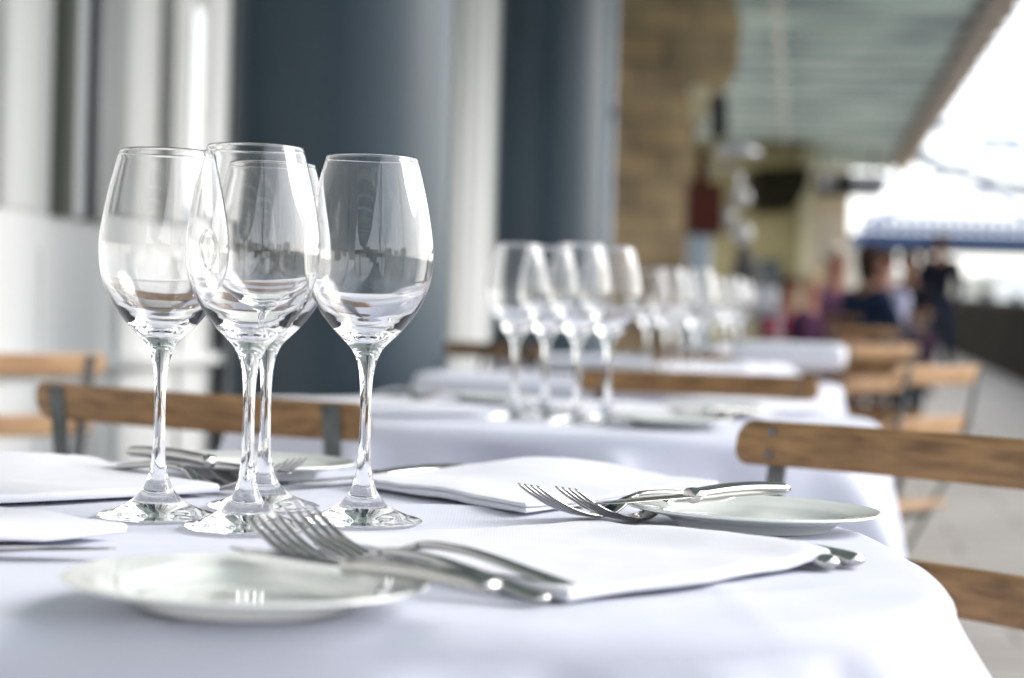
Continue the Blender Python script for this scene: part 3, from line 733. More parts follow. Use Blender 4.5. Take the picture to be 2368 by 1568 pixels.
# ------------------------------------------------------------------ cutlery; local +x points from handle end to tip, origin at the middle
def fork_meshes():
    # side line: distance from tip, height
    zl_ = spline([(0.0, 0.0235), (0.012, 0.0160), (0.026, 0.0088), (0.040, 0.0042), (0.052, 0.0018), (0.063, 0.0020), (0.074, 0.0056), (0.086, 0.0112), (0.100, 0.0142), (0.125, 0.0140), (0.150, 0.0110), (0.175, 0.0070), (0.195, 0.0036), (0.202, 0.0030)], 4)
    def zz(s):
        for (s0, z0), (s1, z1) in zip(zl_, zl_[1:]):
            if s <= s1: return z0 + (z1 - z0) * (s - s0) / (s1 - s0 + 1e-9)
        return zl_[-1][1]
    bm = bmesh.new()
    for k in range(4):
        off = (k - 1.5)
        pts_, sec = [], []
        for i in range(16):
            s = 0.0535 * i / 15
            f = s / 0.0535
            pts_.append((0.10 - s, off * (0.0063 + 0.0004 * (1 - f)), zz(s)))
            wd = 0.0009 + 0.0016 * min(1, f * 2.2) if i else 0.0004
            sec.append((wd, 0.0010 + 0.0005 * f if i else 0.0004))
        sweep(bm, pts_, sec, 10, 2.6)
    pts_, sec = [], []
    for i in range(14):
        s = 0.0495 + 0.045 * i / 13
        f = i / 13
        hw = 0.0111 * (1 - f ** 2.0) + 0.0031 * f ** 2.0 if f < 1 else 0.0031
        hw = 0.0031 + 0.0081 * max(0, math.cos(PI / 2 * min(1, max(0, (f - 0.12) / 0.72)))) ** 0.8 if f > 0.12 else 0.0112
        pts_.append((0.10 - s, 0, zz(s))); sec.append((hw, 0.0012 + 0.0008 * f))
    sweep(bm, pts_, sec, 20, 2.6)
    hb = bmesh.new()
    pts_, sec = [], []
    for i in range(26):
        s = 0.093 + 0.109 * i / 25; f = i / 25
        hw = 0.0031 + 0.0052 * (f ** 1.8)
        if f > 0.93: hw *= math.sqrt(max(0.05, 1 - ((f - 0.93) / 0.072) ** 2))
        pts_.append((0.10 - s, 0, zz(s))); sec.append((hw, 0.0022 - 0.0004 * f))
    sweep(hb, pts_, sec, 20, 2.4)
    return bm, hb
def knife_meshes(L=1.0, small=False):
    bl = 0.098 * L; hl = 0.108 * L
    bm = bmesh.new()
    pts_, sec = [], []
    n_ = 22
    # blade: outline with curved edge; built as strip cross-sections with offset centre
    for i in range(n_ + 1):
        f = i / n_
        x = 0.003 + bl * f
        wtop = 0.0075; 
        wl = 0.0105 * (1 if f < 0.55 else math.cos(PI / 2 * (f - 0.55) / 0.46) ** 0.6)
        wt_ = wtop if f < 0.7 else wtop * (1 - ((f - 0.7) / 0.32) ** 2)
        c = (wt_ - wl) / 2; hw = max(0.0006, (wt_ + wl) / 2)
        if i == 0: hw = 0.0045; c = 0
        pts_.append((x, c, 0.0)); sec.append((hw, 0.0010 - 0.0004 * f))
    sweep(bm, pts_, sec, 16, 1.7)
    hb = bmesh.new(); pts_, sec = [], []
    for i in range(30):
        f = i / 29
        x = 0.006 - hl * f
        hw = 0.0058 + 0.0030 * f
        hh = 0.0040 + 0.0008 * math.sin(PI * f)
        if f < 0.10:
            hw = 0.0046 + 0.0034 * math.sin(PI * f / 0.10) ; hh = 0.0032 + 0.0022 * math.sin(PI * f / 0.10)
        if f > 0.92: q = math.sqrt(max(0.04, 1 - ((f - 0.92) / 0.083) ** 2)); hw *= q; hh *= q
        pts_.append((x, 0, 0.0018 * math.sin(PI * f))); sec.append((hw, hh))
    sweep(hb, pts_, sec, 20, 2.2)
    return bm, hb
cut = {}
def cutlery(kind, x, y, z, heading, label, group, pitch=0.0, rollx=0.0):
    """heading: direction of the tip (radians from +x)"""
    name = {'fork': 'fork', 'knife': 'table_knife', 'butter': 'butter_knife'}[kind]
    if kind not in cut:
        a, h = fork_meshes() if kind == 'fork' else knife_meshes(1.0 if kind == 'knife' else 0.84)
        o = thing(name)
        obj('tines' if kind == 'fork' else 'blade', a, M['steel'], o, smooth=True)
        obj('handle', h, M['steel'], o, smooth=True)
        cut[kind] = o
    else: o = copy_tree(cut[kind])
    o.rotation_euler = Matrix.Rotation(heading, 3, 'Z').to_euler()
    o.rotation_euler = (Matrix.Rotation(heading, 3, 'Z') @ Matrix.Rotation(-pitch, 3, 'Y') @ Matrix.Rotation(rollx, 3, 'X')).to_euler()
    o.location = (x, y, z)
    tag(o, label, 'fork' if kind == 'fork' else 'knife', group)
    return o

# ------------------------------------------------------------------ napkins
def napkin(corners, z, label, group, seed=1, th=0.0055, lift=None, layers=1):
    """corners: four (x, y) in order; folded cloth with rounded fold edges"""
    A, B, C_, D = [Vector((*c, 0)) for c in corners]
    N = 44; NT = 10
    bm = bmesh.new()
    cen = (A + B + C_ + D) / 4
    def P(u, v):
        p = A * (1 - u) * (1 - v) + B * u * (1 - v) + C_ * u * v + D * (1 - u) * v
        # wavy edges
        e = 0.0060 * noise.noise(Vector((u * 3 + seed, v * 3, 5)))
        d = p - cen
        return p + d.normalized() * e
    def und(u, v, p):
        zz = 0.0022 * (noise.noise(Vector((p.x * 14, p.y * 14, seed))) + 0.5) + 0.0009 * noise.noise(Vector((p.x * 36, p.y * 36, seed + 3)))
        if lift:
            for (lu, lv, lw, lh) in lift: zz += lh * math.exp(-((u - lu) ** 2 + (v - lv) ** 2) / lw ** 2)
        return zz
    for L in range(layers):
        t0 = z + th * L / layers + (0.0003 if L else 0); t1 = z + th * (L + 1) / layers
        inset = 0.0 if L == layers - 1 else 0.0015
        grid_t, grid_b = [], []
        hh = (t1 - t0) / 2
        # section across the edges: squash the border rows so that the rim is round
        us = [0.0, 0.002, 0.006, 0.012, 0.02] + [0.02 + 0.96 * i / (N - 10) for i in range(1, N - 10)] + [0.98, 0.988, 0.994, 0.998, 1.0]
        side = (B - A).length
        def edge_h(u):
            d = min(u, 1 - u) * side
            if d >= hh: return 1.0
            return math.sqrt(max(0, 1 - (1 - d / hh) ** 2))
        for i, u in enumerate(us):
            rt, rb = [], []
            for j, v in enumerate(us):
                uu = inset / side + u * (1 - 2 * inset / side); vv = inset / side + v * (1 - 2 * inset / side)
                p = P(uu, vv); q = min(edge_h(u), edge_h(v)); dz = und(uu, vv, p)
                if L == 0: db = 0 if not lift else max(0, dz - 0.002)
                else: db = dz
                mid = (t0 + t1) / 2
                rt.append(bm.verts.new((p.x, p.y, mid + hh * q + dz)))
                border = i in (0, len(us) - 1) or j in (0, len(us) - 1)
                rb.append(rt[-1] if border else bm.verts.new((p.x, p.y, mid - hh * q + db * 1.0)))
            grid_t.append(rt); grid_b.append(rb)
        n_ = len(us)
        for i in range(n_ - 1):
            for j in range(n_ - 1):
                bm.faces.new((grid_t[i][j], grid_t[i + 1][j], grid_t[i + 1][j + 1], grid_t[i][j + 1]))
                f = [grid_b[i][j], grid_b[i][j + 1], grid_b[i + 1][j + 1], grid_b[i + 1][j]]
                if len(set(f)) >= 3:
                    try: bm.faces.new(f)
                    except ValueError: pass
    o = obj('napkin', bm, M['napkin'], smooth=True)
    tag(o, label, 'napkin', group)
    return o
NG = 'folded white napkins'
TT = TOP + 0.0012
# setting whose diner sits front right
napkin([(0.177, 1.024), (0.029, 0.862), (-0.108, 1.045), (0.060, 1.180)], TT + 0.0004, 'wide folded napkin in front, between the near forks and two knife handles', NG, 3, th=0.0045, lift=[(0.95, 0.55, 0.18, 0.002), (0.05, 0.06, 0.12, 0.0055), (0.06, 0.24, 0.13, 0.0045), (0.06, 0.42, 0.13, 0.0045), (0.08, 0.62, 0.15, 0.004)])
# diner back right
napkin([(0.012, 1.248), (-0.118, 1.425), (0.045, 1.620), (0.165, 1.470)], TT + 0.001, 'folded napkin behind the two sharp forks', NG, 9, th=0.0062, layers=2, lift=[(0.75, 0.72, 0.3, 0.010), (0.5, 0.1, 0.1, 0.002)])
# diner back left
napkin([(-0.205, 1.335), (-0.350, 1.525), (-0.520, 1.365), (-0.365, 1.185)], TT + 0.001, 'folded napkin behind the leftmost sharp glass', NG, 14, th=0.0055, lift=[(0.9, 0.3, 0.3, 0.008)])
# diner front left
napkin([(-0.214, 1.058), (-0.385, 1.185), (-0.53, 1.01), (-0.355, 0.87)], TT + 0.003, 'folded napkin at the left edge above the near plate', NG, 21, lift=[(0.0, 0.55, 0.25, 0.006), (0.35, 0.5, 0.25, 0.005)])

# plates of the nearest table
q = plate(-0.1150, 0.836, TOP, 'large blurred plate at front left of the nearest table'); q.scale = (1.03, 1.03, 0.66); q.rotation_euler = (0, R(0.6), 0)
q = plate(0.159, 1.214, TOP, 'sharp plate with a knife across it, right of the forks'); q.scale = (1.045, 1.045, 0.74)
q = plate(-0.203, 1.490, TOP, 'plate behind the stems of the wine glasses'); q.scale = (1.03, 1.03, 0.74)

def between(kind, tip, end, z, label, group, **k):
    t_, e_ = Vector(tip), Vector(end); d = t_ - e_
    ln = {'fork': (0.10, -0.102), 'knife': (0.101, -0.102), 'butter': (0.085, -0.085)}[kind]
    h = math.atan2(d.y, d.x); dd = d.normalized()
    c = t_ - dd * ln[0]
    return cutlery(kind, c.x, c.y, z, h, label, group, **k)
FG, KG = 'stainless steel forks', 'stainless steel knives'
dN = Vector((-0.68, 0.733))
# N setting: forks, their handle ends at front
between('fork', (-0.130, 0.990), (0.011, 0.862), TT, 'blurred fork with tines before the front glass foot, nearer the plate', FG)
between('fork', (-0.112, 1.014), (0.028, 0.884), TT + 0.001, 'blurred fork beside the wide front napkin', FG)
between('butter', (-0.133, 0.906), (-0.008, 0.800), TOP + 0.0172, 'butter knife resting on the large blurred front plate', KG, pitch=0.0)
between('knife', (0.030, 1.150), (0.182, 1.010), TT + 0.0032, 'knife under the wide front napkin, only its handle end showing', KG)
between('knife', (0.050, 1.168), (0.199, 1.022), TT + 0.0032, 'outer of two knives beside the wide front napkin', KG)
# R setting
pf1 = on(1368, 1200); pf2 = on(1455, 1208)
dR = Vector((-0.66, -0.75)).normalized()
def fork_by_heel(p, dirv, label):
    tip = Vector((p.x, p.y)) + dirv * 0.055
    return between('fork', tip, tip - dirv * 0.2, TT, label, FG)
fork_by_heel(pf1, Vector((-0.80, -0.60)).normalized(), 'sharp fork lying left of the other, tines over the napkin edge')
fork_by_heel(pf2, Vector((-0.80, -0.60)).normalized(), 'sharp fork next to the plate with the knife across it')
between('butter', (0.0536, 1.164), (0.198, 1.275), TOP + 0.0205, 'shiny butter knife lying across the sharp plate', KG, pitch=-0.025)
between('knife', (-0.163, 1.400), (-0.045, 1.566), TT + 0.003, 'knife with dark blade poking from the back napkin', KG)
between('knife', (-0.150, 1.420), (-0.030, 1.590), TT + 0.003, 'second knife beneath the back napkin', KG)
# L setting
between('butter', (-0.156, 1.345), (-0.297, 1.450), TOP + 0.0195, 'butter knife resting on the edge of the plate behind the stems', KG, pitch=-0.03)
fork_by_heel(on(508, 1138), Vector((0.60, -0.42)).normalized(), 'fork by the napkin corner behind the leftmost glass')
fork_by_heel(on(560, 1125), Vector((0.60, -0.42)).normalized(), 'fork between the back plate and the napkin corner')
# F setting
between('knife', (-0.205, 0.985), (-0.40, 0.95), TT + 0.004, 'knife at the left edge of the nearest table', KG)

# ------------------------------------------------------------------ second, third and fourth tables
z2 = TOP + gz(T2[1]) + 0.0012
def rect(cx, cy_, w_, h_, a):
    c, s = math.cos(a), math.sin(a)
    return [(cx + x * c - y * s, cy_ + x * s + y * c) for x, y in ((w_ / 2, -h_ / 2), (-w_ / 2, -h_ / 2), (-w_ / 2, h_ / 2), (w_ / 2, h_ / 2))]
plate(0.205, 2.385, z2 - 0.001, 'blurred plate right of the glasses on the second table')
plate(0.300, 2.72, z2 - 0.001, 'blurred plate at the back right of the second table')
plate(-0.03, 2.93, z2 - 0.001, 'blurred plate at the back left of the second table')
napkin(rect(0.13, 2.66, 0.19, 0.24, R(20)), z2, 'blurred napkin behind the plate on the second table', NG, 31, th=0.012)
napkin(rect(0.36, 2.90, 0.15, 0.20, R(40)), z2, 'blurred napkin by the chair slat on the second table', NG, 33, th=0.016)
napkin(rect(-0.20, 2.58, 0.23, 0.25, R(35)), z2, 'blurred napkin at left of the second table', NG, 35, th=0.012)
between('fork', (-0.10, 2.62), (-0.20, 2.79), z2 + 0.012, 'blurred fork on the left napkin of the second table', FG)
between('fork', (0.215, 2.53), (0.34, 2.66), z2, 'blurred fork behind the plate on the second table', FG)
between('fork', (0.235, 2.50), (0.37, 2.63), z2, 'second blurred fork behind the plate on the second table', FG)
z3 = TOP + gz(T3[1]) + 0.0012
plate(0.42, 3.86, z3 - 0.001, 'very blurred plate at front of the third table')
plate(0.12, 4.25, z3 - 0.001, 'very blurred plate at back of the third table')
napkin(rect(0.36, 4.10, 0.22, 0.24, R(25)), z3, 'very blurred napkin in the middle of the third table', NG, 41, th=0.03)
napkin(rect(0.50, 4.25, 0.18, 0.22, R(45)), z3, 'very blurred napkin at the right of the third table', NG, 43, th=0.035)
z4 = TOP + gz(T4[1]) + 0.0012
napkin(rect(0.62, 5.35, 0.22, 0.24, R(25)), z4, 'very blurred napkin on the farthest table', NG, 45, th=0.045)
plate(0.40, 5.55, z4 - 0.001, 'very blurred plate on the farthest table')

# ------------------------------------------------------------------ folding chairs
# local frame: sitter looks along +y; backrest at y = 0, seat towards +y; floor at z = 0
def slat(bm, width, zc, h, thick, y0, bow=0.028, lean=0.0):
    N = 25; rings = []
    for i in range(N):
        f = i / (N - 1) * 2 - 1; f = math.copysign(1 - (1 - abs(f)) ** 2.6, f)
        x = f * width / 2
        y = y0 + bow * f * f                     # ends come forward around the sitter
        e = 1.0
        r_ = abs(f) * width / 2 - (width / 2 - 0.014)
        hh = h / 2 - (0.014 - math.sqrt(max(0, 0.014 ** 2 - max(0, r_) ** 2)) if r_ > 0 else 0)
        d = Vector((1, 2 * bow * f / (width / 2), 0)).normalized(); nrm = Vector((-d.y, d.x, 0))
        ring = []
        for k in range(12):
            t_ = 2 * PI * (k + 0.5) / 12
            cc = math.copysign(abs(math.cos(t_)) ** 0.35, math.cos(t_)); ss = math.copysign(abs(math.sin(t_)) ** 0.35, math.sin(t_))
            dz = ss * hh
            p = Vector((x, y, zc)) + nrm * (cc * thick / 2) + Vector((0, lean * dz, dz))
            ring.append(bm.verts.new(p))
        rings.append(ring)
    for a, b_ in zip(rings, rings[1:]):
        for k in range(12): bm.faces.new((a[k], a[(k + 1) % 12], b_[(k + 1) % 12], b_[k]))
    bm.faces.new(rings[0]); bm.faces.new(rings[-1][::-1])
def make_chair(wood, width=0.44, top=0.79):
    o = thing('folding_chair')
    h = 0.043; lean = -0.22
    zt = top - h / 2; zl2 = zt - 0.115
    yl = lambda z: (z - 0.45) * lean * -1 * -1    # back leans away from sitter as it rises
    bm = bmesh.new(); slat(bm, width, zt, h, 0.014, yl(zt), lean=lean); sharp(obj('back_slat', bm, M[wood], o), 50)
    bm = bmesh.new(); slat(bm, width * 0.95, zl2, h, 0.014, yl(zl2), lean=lean); sharp(obj('back_slat', bm, M[wood], o), 50)
    xb = width / 2 - 0.038
    for s in (-1, 1):
        bow = 0.028 * (xb / (width / 2)) ** 2
        # flat bar from the top slat down to the front foot
        pts_ = [(s * xb, yl(top - 0.004) + bow - 0.0085, top - 0.006), (s * xb, yl(zt) + bow - 0.0085, zt), (s * xb, yl(0.60) + bow - 0.0085, 0.60), (s * xb, 0.05, 0.45), (s * xb, 0.17, 0.25), (s * xb, 0.36, 0.012)]
        bm = bmesh.new(); sweep(bm, spline(pts_, 5), [(0.011, 0.0024)] * (5 * 5 + 1), 10, 6, up=Vector((0, 1, 0)))
        sharp(obj('side_bar', bm, M['iron'], o), 50)
        pts_ = [(s * (xb - 0.03), 0.36, 0.445), (s * (xb - 0.03), 0.27, 0.32), (s * (xb - 0.03), 0.10, 0.14), (s * (xb - 0.03), -0.02, 0.012)]
        bm = bmesh.new(); sweep(bm, spline(pts_, 5), [(0.010, 0.0024)] * (3 * 5 + 1), 10, 6, up=Vector((0, 1, 0)))
        sharp(obj('rear_leg', bm, M['iron'], o), 50)
        for zc in (zt + 0.011, zt - 0.011, zl2 + 0.01, zl2 - 0.01):
            bm = bmesh.new(); lathe(bm, [(0, 0.0), (0.0046, 0.0), (0.0040, 0.0018), (0.0, 0.0028)], 16)
            q = obj('bolt', bm, M['bolt'], o, smooth=True); q.location = (s * xb, yl(zc) + bow + 0.0068, zc); q.rotation_euler = (R(-90), 0, 0)
    bm = bmesh.new()
    for k in range(6):
        box(bm, (0, 0.045 + k * 0.062, 0.452 + 0.004 * abs(k - 2.5)), (width - 0.03, 0.050, 0.014))
    bevel(obj('seat', bm, M[wood], o), 0.004)
    bm = bmesh.new()
    box(bm, (0, 0.36, 0.438), (width - 0.1, 0.016, 0.012)); box(bm, (0, 0.05, 0.438), (width - 0.1, 0.016, 0.012))
    obj('seat_rail', bm, M['iron'], o)
    bm = bmesh.new(); box(bm, (0, 0.345, 0.03), (2 * xb - 0.01, 0.012, 0.006)); box(bm, (0, 0.0, 0.045), (2 * xb - 0.07, 0.012, 0.006)); obj('foot_rail', bm, M['iron'], o)
    return o
ch_d = make_chair('wood'); ch_p = make_chair('wood_pale', 0.43, 0.79)
used = {'d': False, 'p': False}
CHG = 'folding slatted chairs'
def chair_at(which, x, y, face, label, top=None):
    """x, y: middle of the top slat; face: direction the sitter looks, degrees from +y clockwise"""
    src = ch_d if which == 'd' else ch_p
    if used[which]: o = copy_tree(src)
    else: o = src; used[which] = True
    a = -R(face)
    off = Vector((0, -0.075, 0)); off.rotate(Matrix.Rotation(a, 3, 'Z').to_euler())
    # top slat sits at local y = -0.075
    o.location = (x - off.x, y - off.y, gz(y) + ((top - 0.79) if top else 0)); o.rotation_euler = (0, 0, a)
    tag(o, label, 'chair', CHG)
    return o
def chair_px(which, pL, pR, dL, dR_, label, flip=False, dz=0):
    """place by the slat's two ends (survey pixels) and their distances"""
    A = at(pL[0], pL[1], dL); B = at(pR[0], pR[1], dR_)
    mid = (A + B) / 2; d = B - A
    fa = math.degrees(math.atan2(-d.y, d.x))       # normal of the slat, pointing away from the camera
    if flip: fa += 180
    o = chair_at(which, mid.x, mid.y, fa, label)
    o.location.z = max(A.z * 0.5 + B.z * 0.5 - 0.79, gz(mid.y)) if dz else gz(mid.y)
    tilt = math.atan2(B.z - A.z, math.hypot(d.x, d.y))
    return o, A.z, B.z
res = []
res.append(chair_px('d', (24, 885), (806, 945), 2.20, 2.02, 'dark brown slatted chair behind the leftmost glass, back turned to us')[1:])
for c_ in C.objects:
    if c_.get('label', '').startswith('dark brown slatted chair'): c_.rotation_euler.y = R(1.0)
res.append(chair_px('d', (1764, 990), (2705, 1056), 1.86, 1.53, 'brown slatted chair at right, two bolts showing on its slat', flip=True)[1:])
res.append(chair_px('p', (-330, 816), (327, 818), 3.25, 3.62, 'light wood slatted chair coloured as sunlit at left edge')[1:])
res.append(chair_px('d', (1362, 858), (1885, 890), 3.50, 3.38, 'slatted chair between the second and third tables', flip=True)[1:])
res.append(chair_px('p', (2086, 850), (2300, 846), 4.05, 4.42, 'pale slatted chair standing out in the walkway at right')[1:])
res.append(chair_px('d', (1885, 842), (2130, 846), 4.75, 4.5, 'brown slatted chair beyond the third table, under the white blanket', flip=True)[1:])
res.append(chair_px('p', (1948, 800), (2142, 792), 6.3, 6.6, 'pale slatted chair in front of the seated people')[1:])
res.append(chair_px('d', (1955, 765), (2060, 768), 9.2, 9.3, 'farthest slatted chair, beside the person in dark plum')[1:])
res.append(chair_px('d', (1045, 778), (1245, 784), 5.35, 5.1, 'slatted chair between the two blue-grey columns', flip=True)[1:])
res.append(chair_px('d', (1600, 795), (1830, 808), 4.78, 4.72, 'slatted chair between the third and farthest tables', flip=True)[1:])
print('chair slat tops', [(round(a, 3), round(b_, 3)) for a, b_ in res])

# white blanket over a chair back
pb = at(1800, 815, 4.55); 
A = at(1700, 800, 4.62); B = at(1952, 800, 4.50)
o = None
bm = bmesh.new()
N = 20; rings = []
zt = 0.79 + gz(4.6)
for i in range(N + 1):
    f = i / N; p = A.lerp(B, f); sh = 1 - 0.25 * (abs(2 * f - 1) ** 8)
    ring = []
    for k in range(20):
        t_ = 2 * PI * k / 20
        rx = 0.030 * sh * (1 + 0.12 * noise.noise(Vector((f * 6, k * 0.3, 2))))
        zc = 0.028 if math.sin(t_) > 0 else 0.042
        ring.append(bm.verts.new((p.x + 0.01 * math.cos(t_), p.y + rx * math.cos(t_), zt + 0.010 + zc * sh * math.sin(t_))))
    rings.append(ring)
for a, b_ in zip(rings, rings[1:]):
    for k in range(20): bm.faces.new((a[k], a[(k + 1) % 20], b_[(k + 1) % 20], b_[k]))
bm.faces.new(rings[0]); bm.faces.new(rings[-1])
tag(obj('rolled_blanket', bm, M['blanket'], smooth=True), 'rolled white blanket laid over the chair back beside the third table', 'blanket')

# leather bag on the floor side of the chair between the columns
pb = at(1165, 880, 4.75)
o = thing('leather_bag', (pb.x, pb.y, pb.z - 0.05), R(-20), 'brown leather bag hanging on the chair between the columns', 'bag')
bm = bmesh.new(); box(bm, (0, 0, 0), (0.18, 0.08, 0.13)); bevel(obj('pouch', bm, M['leather'], o), 0.02, 4)
bm = bmesh.new(); sweep(bm, spline([(-0.07, 0, 0.055), (-0.05, 0.0, 0.13), (0.0, 0.0, 0.16), (0.05, 0, 0.13), (0.07, 0, 0.055)], 5), [(0.006, 0.003)] * 21, 8, up=Vector((0, 1, 0))); obj('strap', bm, M['black'], o)
bm = bmesh.new(); box(bm, (0, -0.043, 0.01), (0.03, 0.01, 0.02)); obj('clasp', bm, M['silver'], o)
pb = at(1045, 880, 4.3)
o = thing('dark_handbag', (pb.x, pb.y, pb.z - 0.04), R(10), 'small black handbag by the foot of the wide column', 'bag')
bm = bmesh.new(); box(bm, (0, 0, 0), (0.07, 0.06, 0.08)); bevel(obj('pouch', bm, M['black'], o), 0.015, 4)
bm = bmesh.new(); bmesh.ops.create_uvsphere(bm, u_segments=16, v_segments=10, radius=0.014); q = obj('clasp', bm, M['silver'], o, smooth=True); q.location = (0, -0.04, 0.01)

# ------------------------------------------------------------------ people
def skin_obj(name, verts, edges, radii, m, parent, sub=2, root=0):
    me = bpy.data.meshes.new(name); me.from_pydata([tuple(v) for v in verts], edges, [])
    o = bpy.data.objects.new(name, me); C.objects.link(o); o.parent = parent
    me.materials.append(m)
    sk = o.modifiers.new('skin', 'SKIN'); sk.use_smooth_shade = True
    for i, r_ in enumerate(radii): me.skin_vertices[0].data[i].radius = (r_, r_) if not isinstance(r_, tuple) else r_
    for i in range(len(verts)): me.skin_vertices[0].data[i].use_root = (i == root)
    ss = o.modifiers.new('sub', 'SUBSURF'); ss.levels = sub; ss.render_levels = sub
    return o
def person(px, py_head, Y, pose, face, label, top_m, leg_m, hair_m, skin_m, sc=1.0, longhair=False):
    p = at(px, py_head, Y)
    o = thing('person', (p.x, p.y, gz(Y)), -R(face), label, 'person', 'people at the far end of the terrace')
    o.scale = (sc, sc, sc)
    if pose == 'sit':
        a_ = -R(face); fwd = Vector((-math.sin(a_), math.cos(a_), 0))
        cc_ = copy_tree(ch_d); cc_.location = Vector((p.x, p.y, gz(Y))) - fwd * 0.20 * sc; cc_.rotation_euler = (0, 0, a_); cc_.scale = (sc, sc, sc); tag(cc_, 'slatted chair under the ' + label.replace(', ', ' ').replace('seated ', '').split(' with ')[0].split(' just ')[0].split(' half ')[0] + (' with ' + ' '.join(label.split(' with ')[1].split()[:2]).strip(',') if ' with ' in label else ''), 'chair', CHG)
        hip = 0.50; sp = [(0, 0, hip), (0, -0.02, hip + 0.22), (0, 0, hip + 0.42), (0, 0.02, hip + 0.53), (0, 0.03, hip + 0.64), (0, 0.05, hip + 0.74)]
        knee = lambda s: (s * 0.11, 0.42, 0.50); ank = lambda s: (s * 0.10, 0.38, 0.08); toe = lambda s: (s * 0.11, 0.56, 0.03); hipj = lambda s: (s * 0.09, 0.05, hip)
        sh = lambda s: (s * 0.18, 0.0, hip + 0.42); el_ = lambda s: (s * 0.24, 0.12, hip + 0.17); wr_ = lambda s: (s * 0.12, 0.34, hip + 0.22)
    else:
        hip = 0.92; sp = [(0, 0, hip), (0, 0.0, hip + 0.22), (0, 0, hip + 0.46), (0, 0.01, hip + 0.57), (0, 0.02, hip + 0.68), (0, 0.03, hip + 0.77)]
        knee = lambda s: (s * 0.10, 0.03 + 0.05 * s, 0.49); ank = lambda s: (s * 0.10, -0.02 + 0.07 * s, 0.08); toe = lambda s: (s * 0.12, 0.15 + 0.07 * s, 0.03); hipj = lambda s: (s * 0.09, 0, hip - 0.02)
        sh = lambda s: (s * 0.19, 0.0, hip + 0.46); el_ = lambda s: (s * 0.25, -0.02, hip + 0.18); wr_ = lambda s: (s * 0.20, 0.16, hip + 0.06)
    V = [Vector(v) for v in sp]; rad = [0.09, 0.085, 0.09, 0.046, 0.080, 0.070]
    E = [(0, 1), (1, 2), (2, 3), (3, 4), (4, 5)]
    for s in (-1, 1):
        i = len(V); V += [Vector(sh(s)), Vector(el_(s)), Vector(wr_(s))]; rad += [0.045, 0.034, 0.026]; E += [(2, i), (i, i + 1), (i + 1, i + 2)]
        wv = Vector(wr_(s)); fd = (wv - Vector(el_(s))).normalized()
        pal = wv + fd * 0.07; V.append(pal); rad.append((0.032, 0.018)); E.append((i + 2, i + 3)); pi2 = i + 3
        side_ = fd.cross(Vector((0, 0, 1))).normalized()
        j = len(V); V += [Vector(hipj(s)), Vector(knee(s)), Vector(ank(s)), Vector(toe(s))]; rad += [0.06, 0.05, 0.036, 0.03]; E += [(0, j), (j, j + 1), (j + 1, j + 2), (j + 2, j + 3)]
    skin_obj('body', V, E, rad, skin_m, o)
    # fingers
    for s in (-1, 1):
        wv = Vector(wr_(s)); fd = (wv - Vector(el_(s))).normalized(); pal = wv + fd * 0.075; side_ = fd.cross(Vector((0, 0, 1))).normalized()
        bm = bmesh.new()
        for k in range(4):
            b0 = pal + side_ * (0.018 * (k - 1.5)) * 0.9; L = (0.06, 0.07, 0.066, 0.052)[k]
            sweep(bm, [b0 - fd * 0.02, b0 + fd * L * 0.45, b0 + fd * L * 0.8 - Vector((0, 0, 0.02)), b0 + fd * L * 0.85 - Vector((0, 0, 0.04))], [(0.009, 0.009), (0.0085, 0.0085), (0.008, 0.008), (0.006, 0.006)], 8)
        b0 = wv + fd * 0.03 - side_ * s * 0.025
        sweep(bm, [b0, b0 - side_ * s * 0.025 + fd * 0.03, b0 - side_ * s * 0.028 + fd * 0.055], [(0.011, 0.011), (0.0095, 0.0095), (0.007, 0.007)], 8)
        obj('fingers', bm, skin_m, o, smooth=True)
    # jacket
    V = [Vector(sp[0]) + Vector((0, 0, -0.02)), Vector(sp[1]), Vector(sp[2]), Vector(sp[3]) - Vector((0, 0, 0.015))]; rad = [0.14, 0.13, 0.135, 0.075]; E = [(0, 1), (1, 2), (2, 3)]
    for s in (-1, 1):
        i = len(V); V += [Vector(sh(s)), Vector(el_(s)), Vector(wr_(s))]; rad += [0.072, 0.056, 0.042]; E += [(2, i), (i, i + 1), (i + 1, i + 2)]
    skin_obj('jacket', V, E, rad, top_m, o)
    V = [Vector(sp[0])]; rad = [0.115]; E = []
    for s in (-1, 1):
        i = len(V); V += [Vector(hipj(s)), Vector(knee(s)), Vector(ank(s))]; rad += [0.098, 0.074, 0.056]; E += [(0, i), (i, i + 1), (i + 1, i + 2)]
    skin_obj('trousers', V, E, rad, leg_m, o)
    for s in (-1, 1):
        bm = bmesh.new(); a = Vector(ank(s)); t_ = Vector(toe(s))
        sweep(bm, [a + Vector((0, -0.05, -0.035)), a + Vector((0, 0.0, -0.03)), (a + t_) / 2, t_ + Vector((0, 0.03, 0.0))], [(0.035, 0.04), (0.045, 0.05), (0.048, 0.035), (0.03, 0.02)], 12)
        obj('shoe', bm, M['black'], o, smooth=True)
    hc = Vector(sp[4]).lerp(Vector(sp[5]), 0.5)
    bm = bmesh.new(); bmesh.ops.create_uvsphere(bm, u_segments=20, v_segments=14, radius=1)
    for v in bm.verts:
        x, y, z = v.co
        if y > 0.25 and z < 0.35: y = 0.2; 
        lz = 0.115 if not (longhair and z < 0 and y < 0.3) else 0.24
        v.co = Vector((x * 0.09, y * 0.098 - 0.020, z * lz * 0.92 + 0.018)) + hc
    obj('hair', bm, hair_m, o, smooth=True)
    # nose, eyes, mouth, ears
    bm = bmesh.new(); f0 = hc + Vector((0, 0.083, 0))
    sweep(bm, [f0 + Vector((0, 0, 0.02)), f0 + Vector((0, 0.016, -0.012)), f0 + Vector((0, 0.005, -0.022))], [(0.006, 0.006), (0.011, 0.010), (0.006, 0.004)], 8)
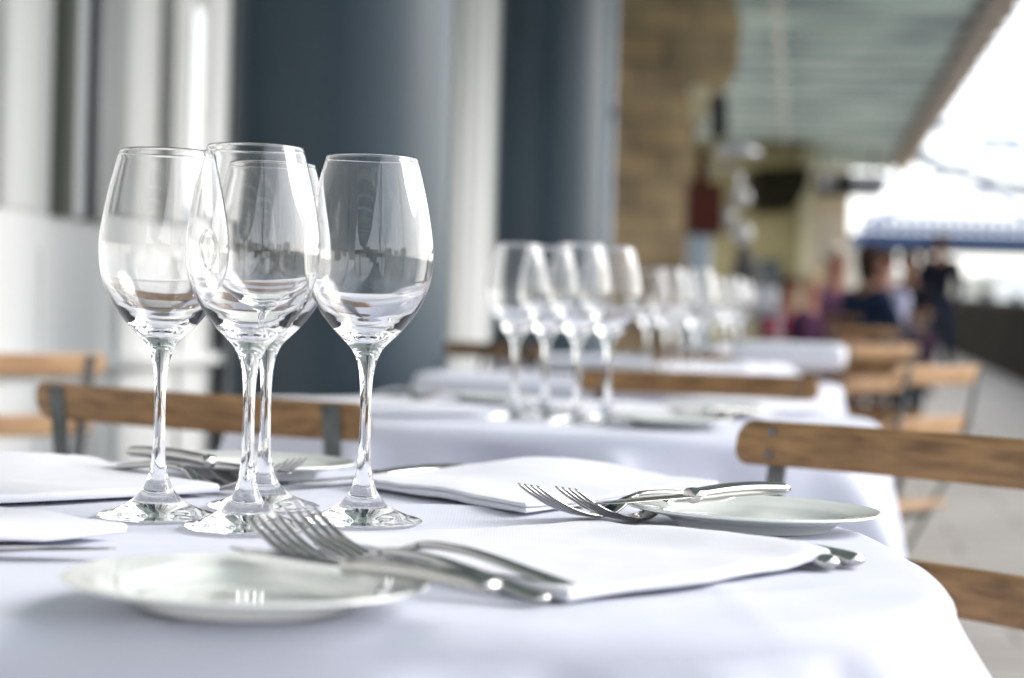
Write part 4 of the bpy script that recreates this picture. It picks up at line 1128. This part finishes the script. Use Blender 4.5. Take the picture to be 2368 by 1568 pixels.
    obj('nose', bm, skin_m, o, smooth=True)
    for s in (-1, 1):
        bm = bmesh.new(); bmesh.ops.create_uvsphere(bm, u_segments=8, v_segments=6, radius=0.018, matrix=Matrix.Translation(hc + Vector((s * 0.082, 0, -0.005)))); obj('ear', bm, skin_m, o, smooth=True)
        bm = bmesh.new(); bmesh.ops.create_uvsphere(bm, u_segments=8, v_segments=6, radius=0.011, matrix=Matrix.Translation(f0 + Vector((s * 0.032, -0.006, 0.022)))); obj('eye', bm, M['black'], o, smooth=True)
    bm = bmesh.new(); box(bm, f0 + Vector((0, -0.002, -0.045)), (0.045, 0.014, 0.009)); obj('mouth', bm, M['redbox'], o)
    return o
cm = lambda n_, c: mat(n_, c, 0.9, spec=0.1)
plum = cm('plum_wool', (0.045, 0.015, 0.04)); mauve = cm('mauve_wool', (0.10, 0.045, 0.09)); navy = cm('navy_cloth', (0.012, 0.02, 0.045)); lav = cm('lavender_cotton', (0.34, 0.34, 0.46)); mag = cm('magenta_cloth', (0.32, 0.008, 0.07)); blk = cm('black_cloth', (0.006, 0.007, 0.012)); blond = cm('blond_hair', (0.40, 0.32, 0.21)); white_h = cm('white_hair', (0.55, 0.50, 0.44)); dkh = cm('dark_hair', (0.03, 0.018, 0.014)); denim = cm('dark_denim', (0.012, 0.02, 0.04))
person(1925, 655, 13.6, 'sit', 150, 'seated person with white hair in a mauve top, left of the dark-haired one', mauve, plum, white_h, M['skin'])
person(2003, 652, 13.2, 'sit', 60, 'seated person with dark hair in a navy jacket', navy, denim, dkh, M['skin_brown'], longhair=True)
person(2048, 668, 14.4, 'sit', -120, 'seated person in a pale lavender shirt', lav, denim, dkh, M['skin'])
person(1866, 712, 12.8, 'sit', 120, 'low seated person with blond hair in dark plum', plum, plum, blond, M['skin'], sc=0.84)
person(1822, 735, 14.5, 'sit', 160, 'person in a magenta top, mostly hidden behind the far table', mag, blk, dkh, M['skin'], sc=0.82)
person(2174, 620, 21.0, 'stand', 20, 'standing person in dark clothes by the quay wall', blk, denim, dkh, M['skin_brown'], sc=0.93)
person(2098, 668, 18.0, 'sit', 180, 'person in black seated just left of the standing one', blk, plum, dkh, M['skin_brown'], sc=1.05)
person(2138, 655, 21.5, 'stand', 30, 'person in black half hidden left of the standing one', blk, denim, dkh, M['skin_brown'], sc=0.86)
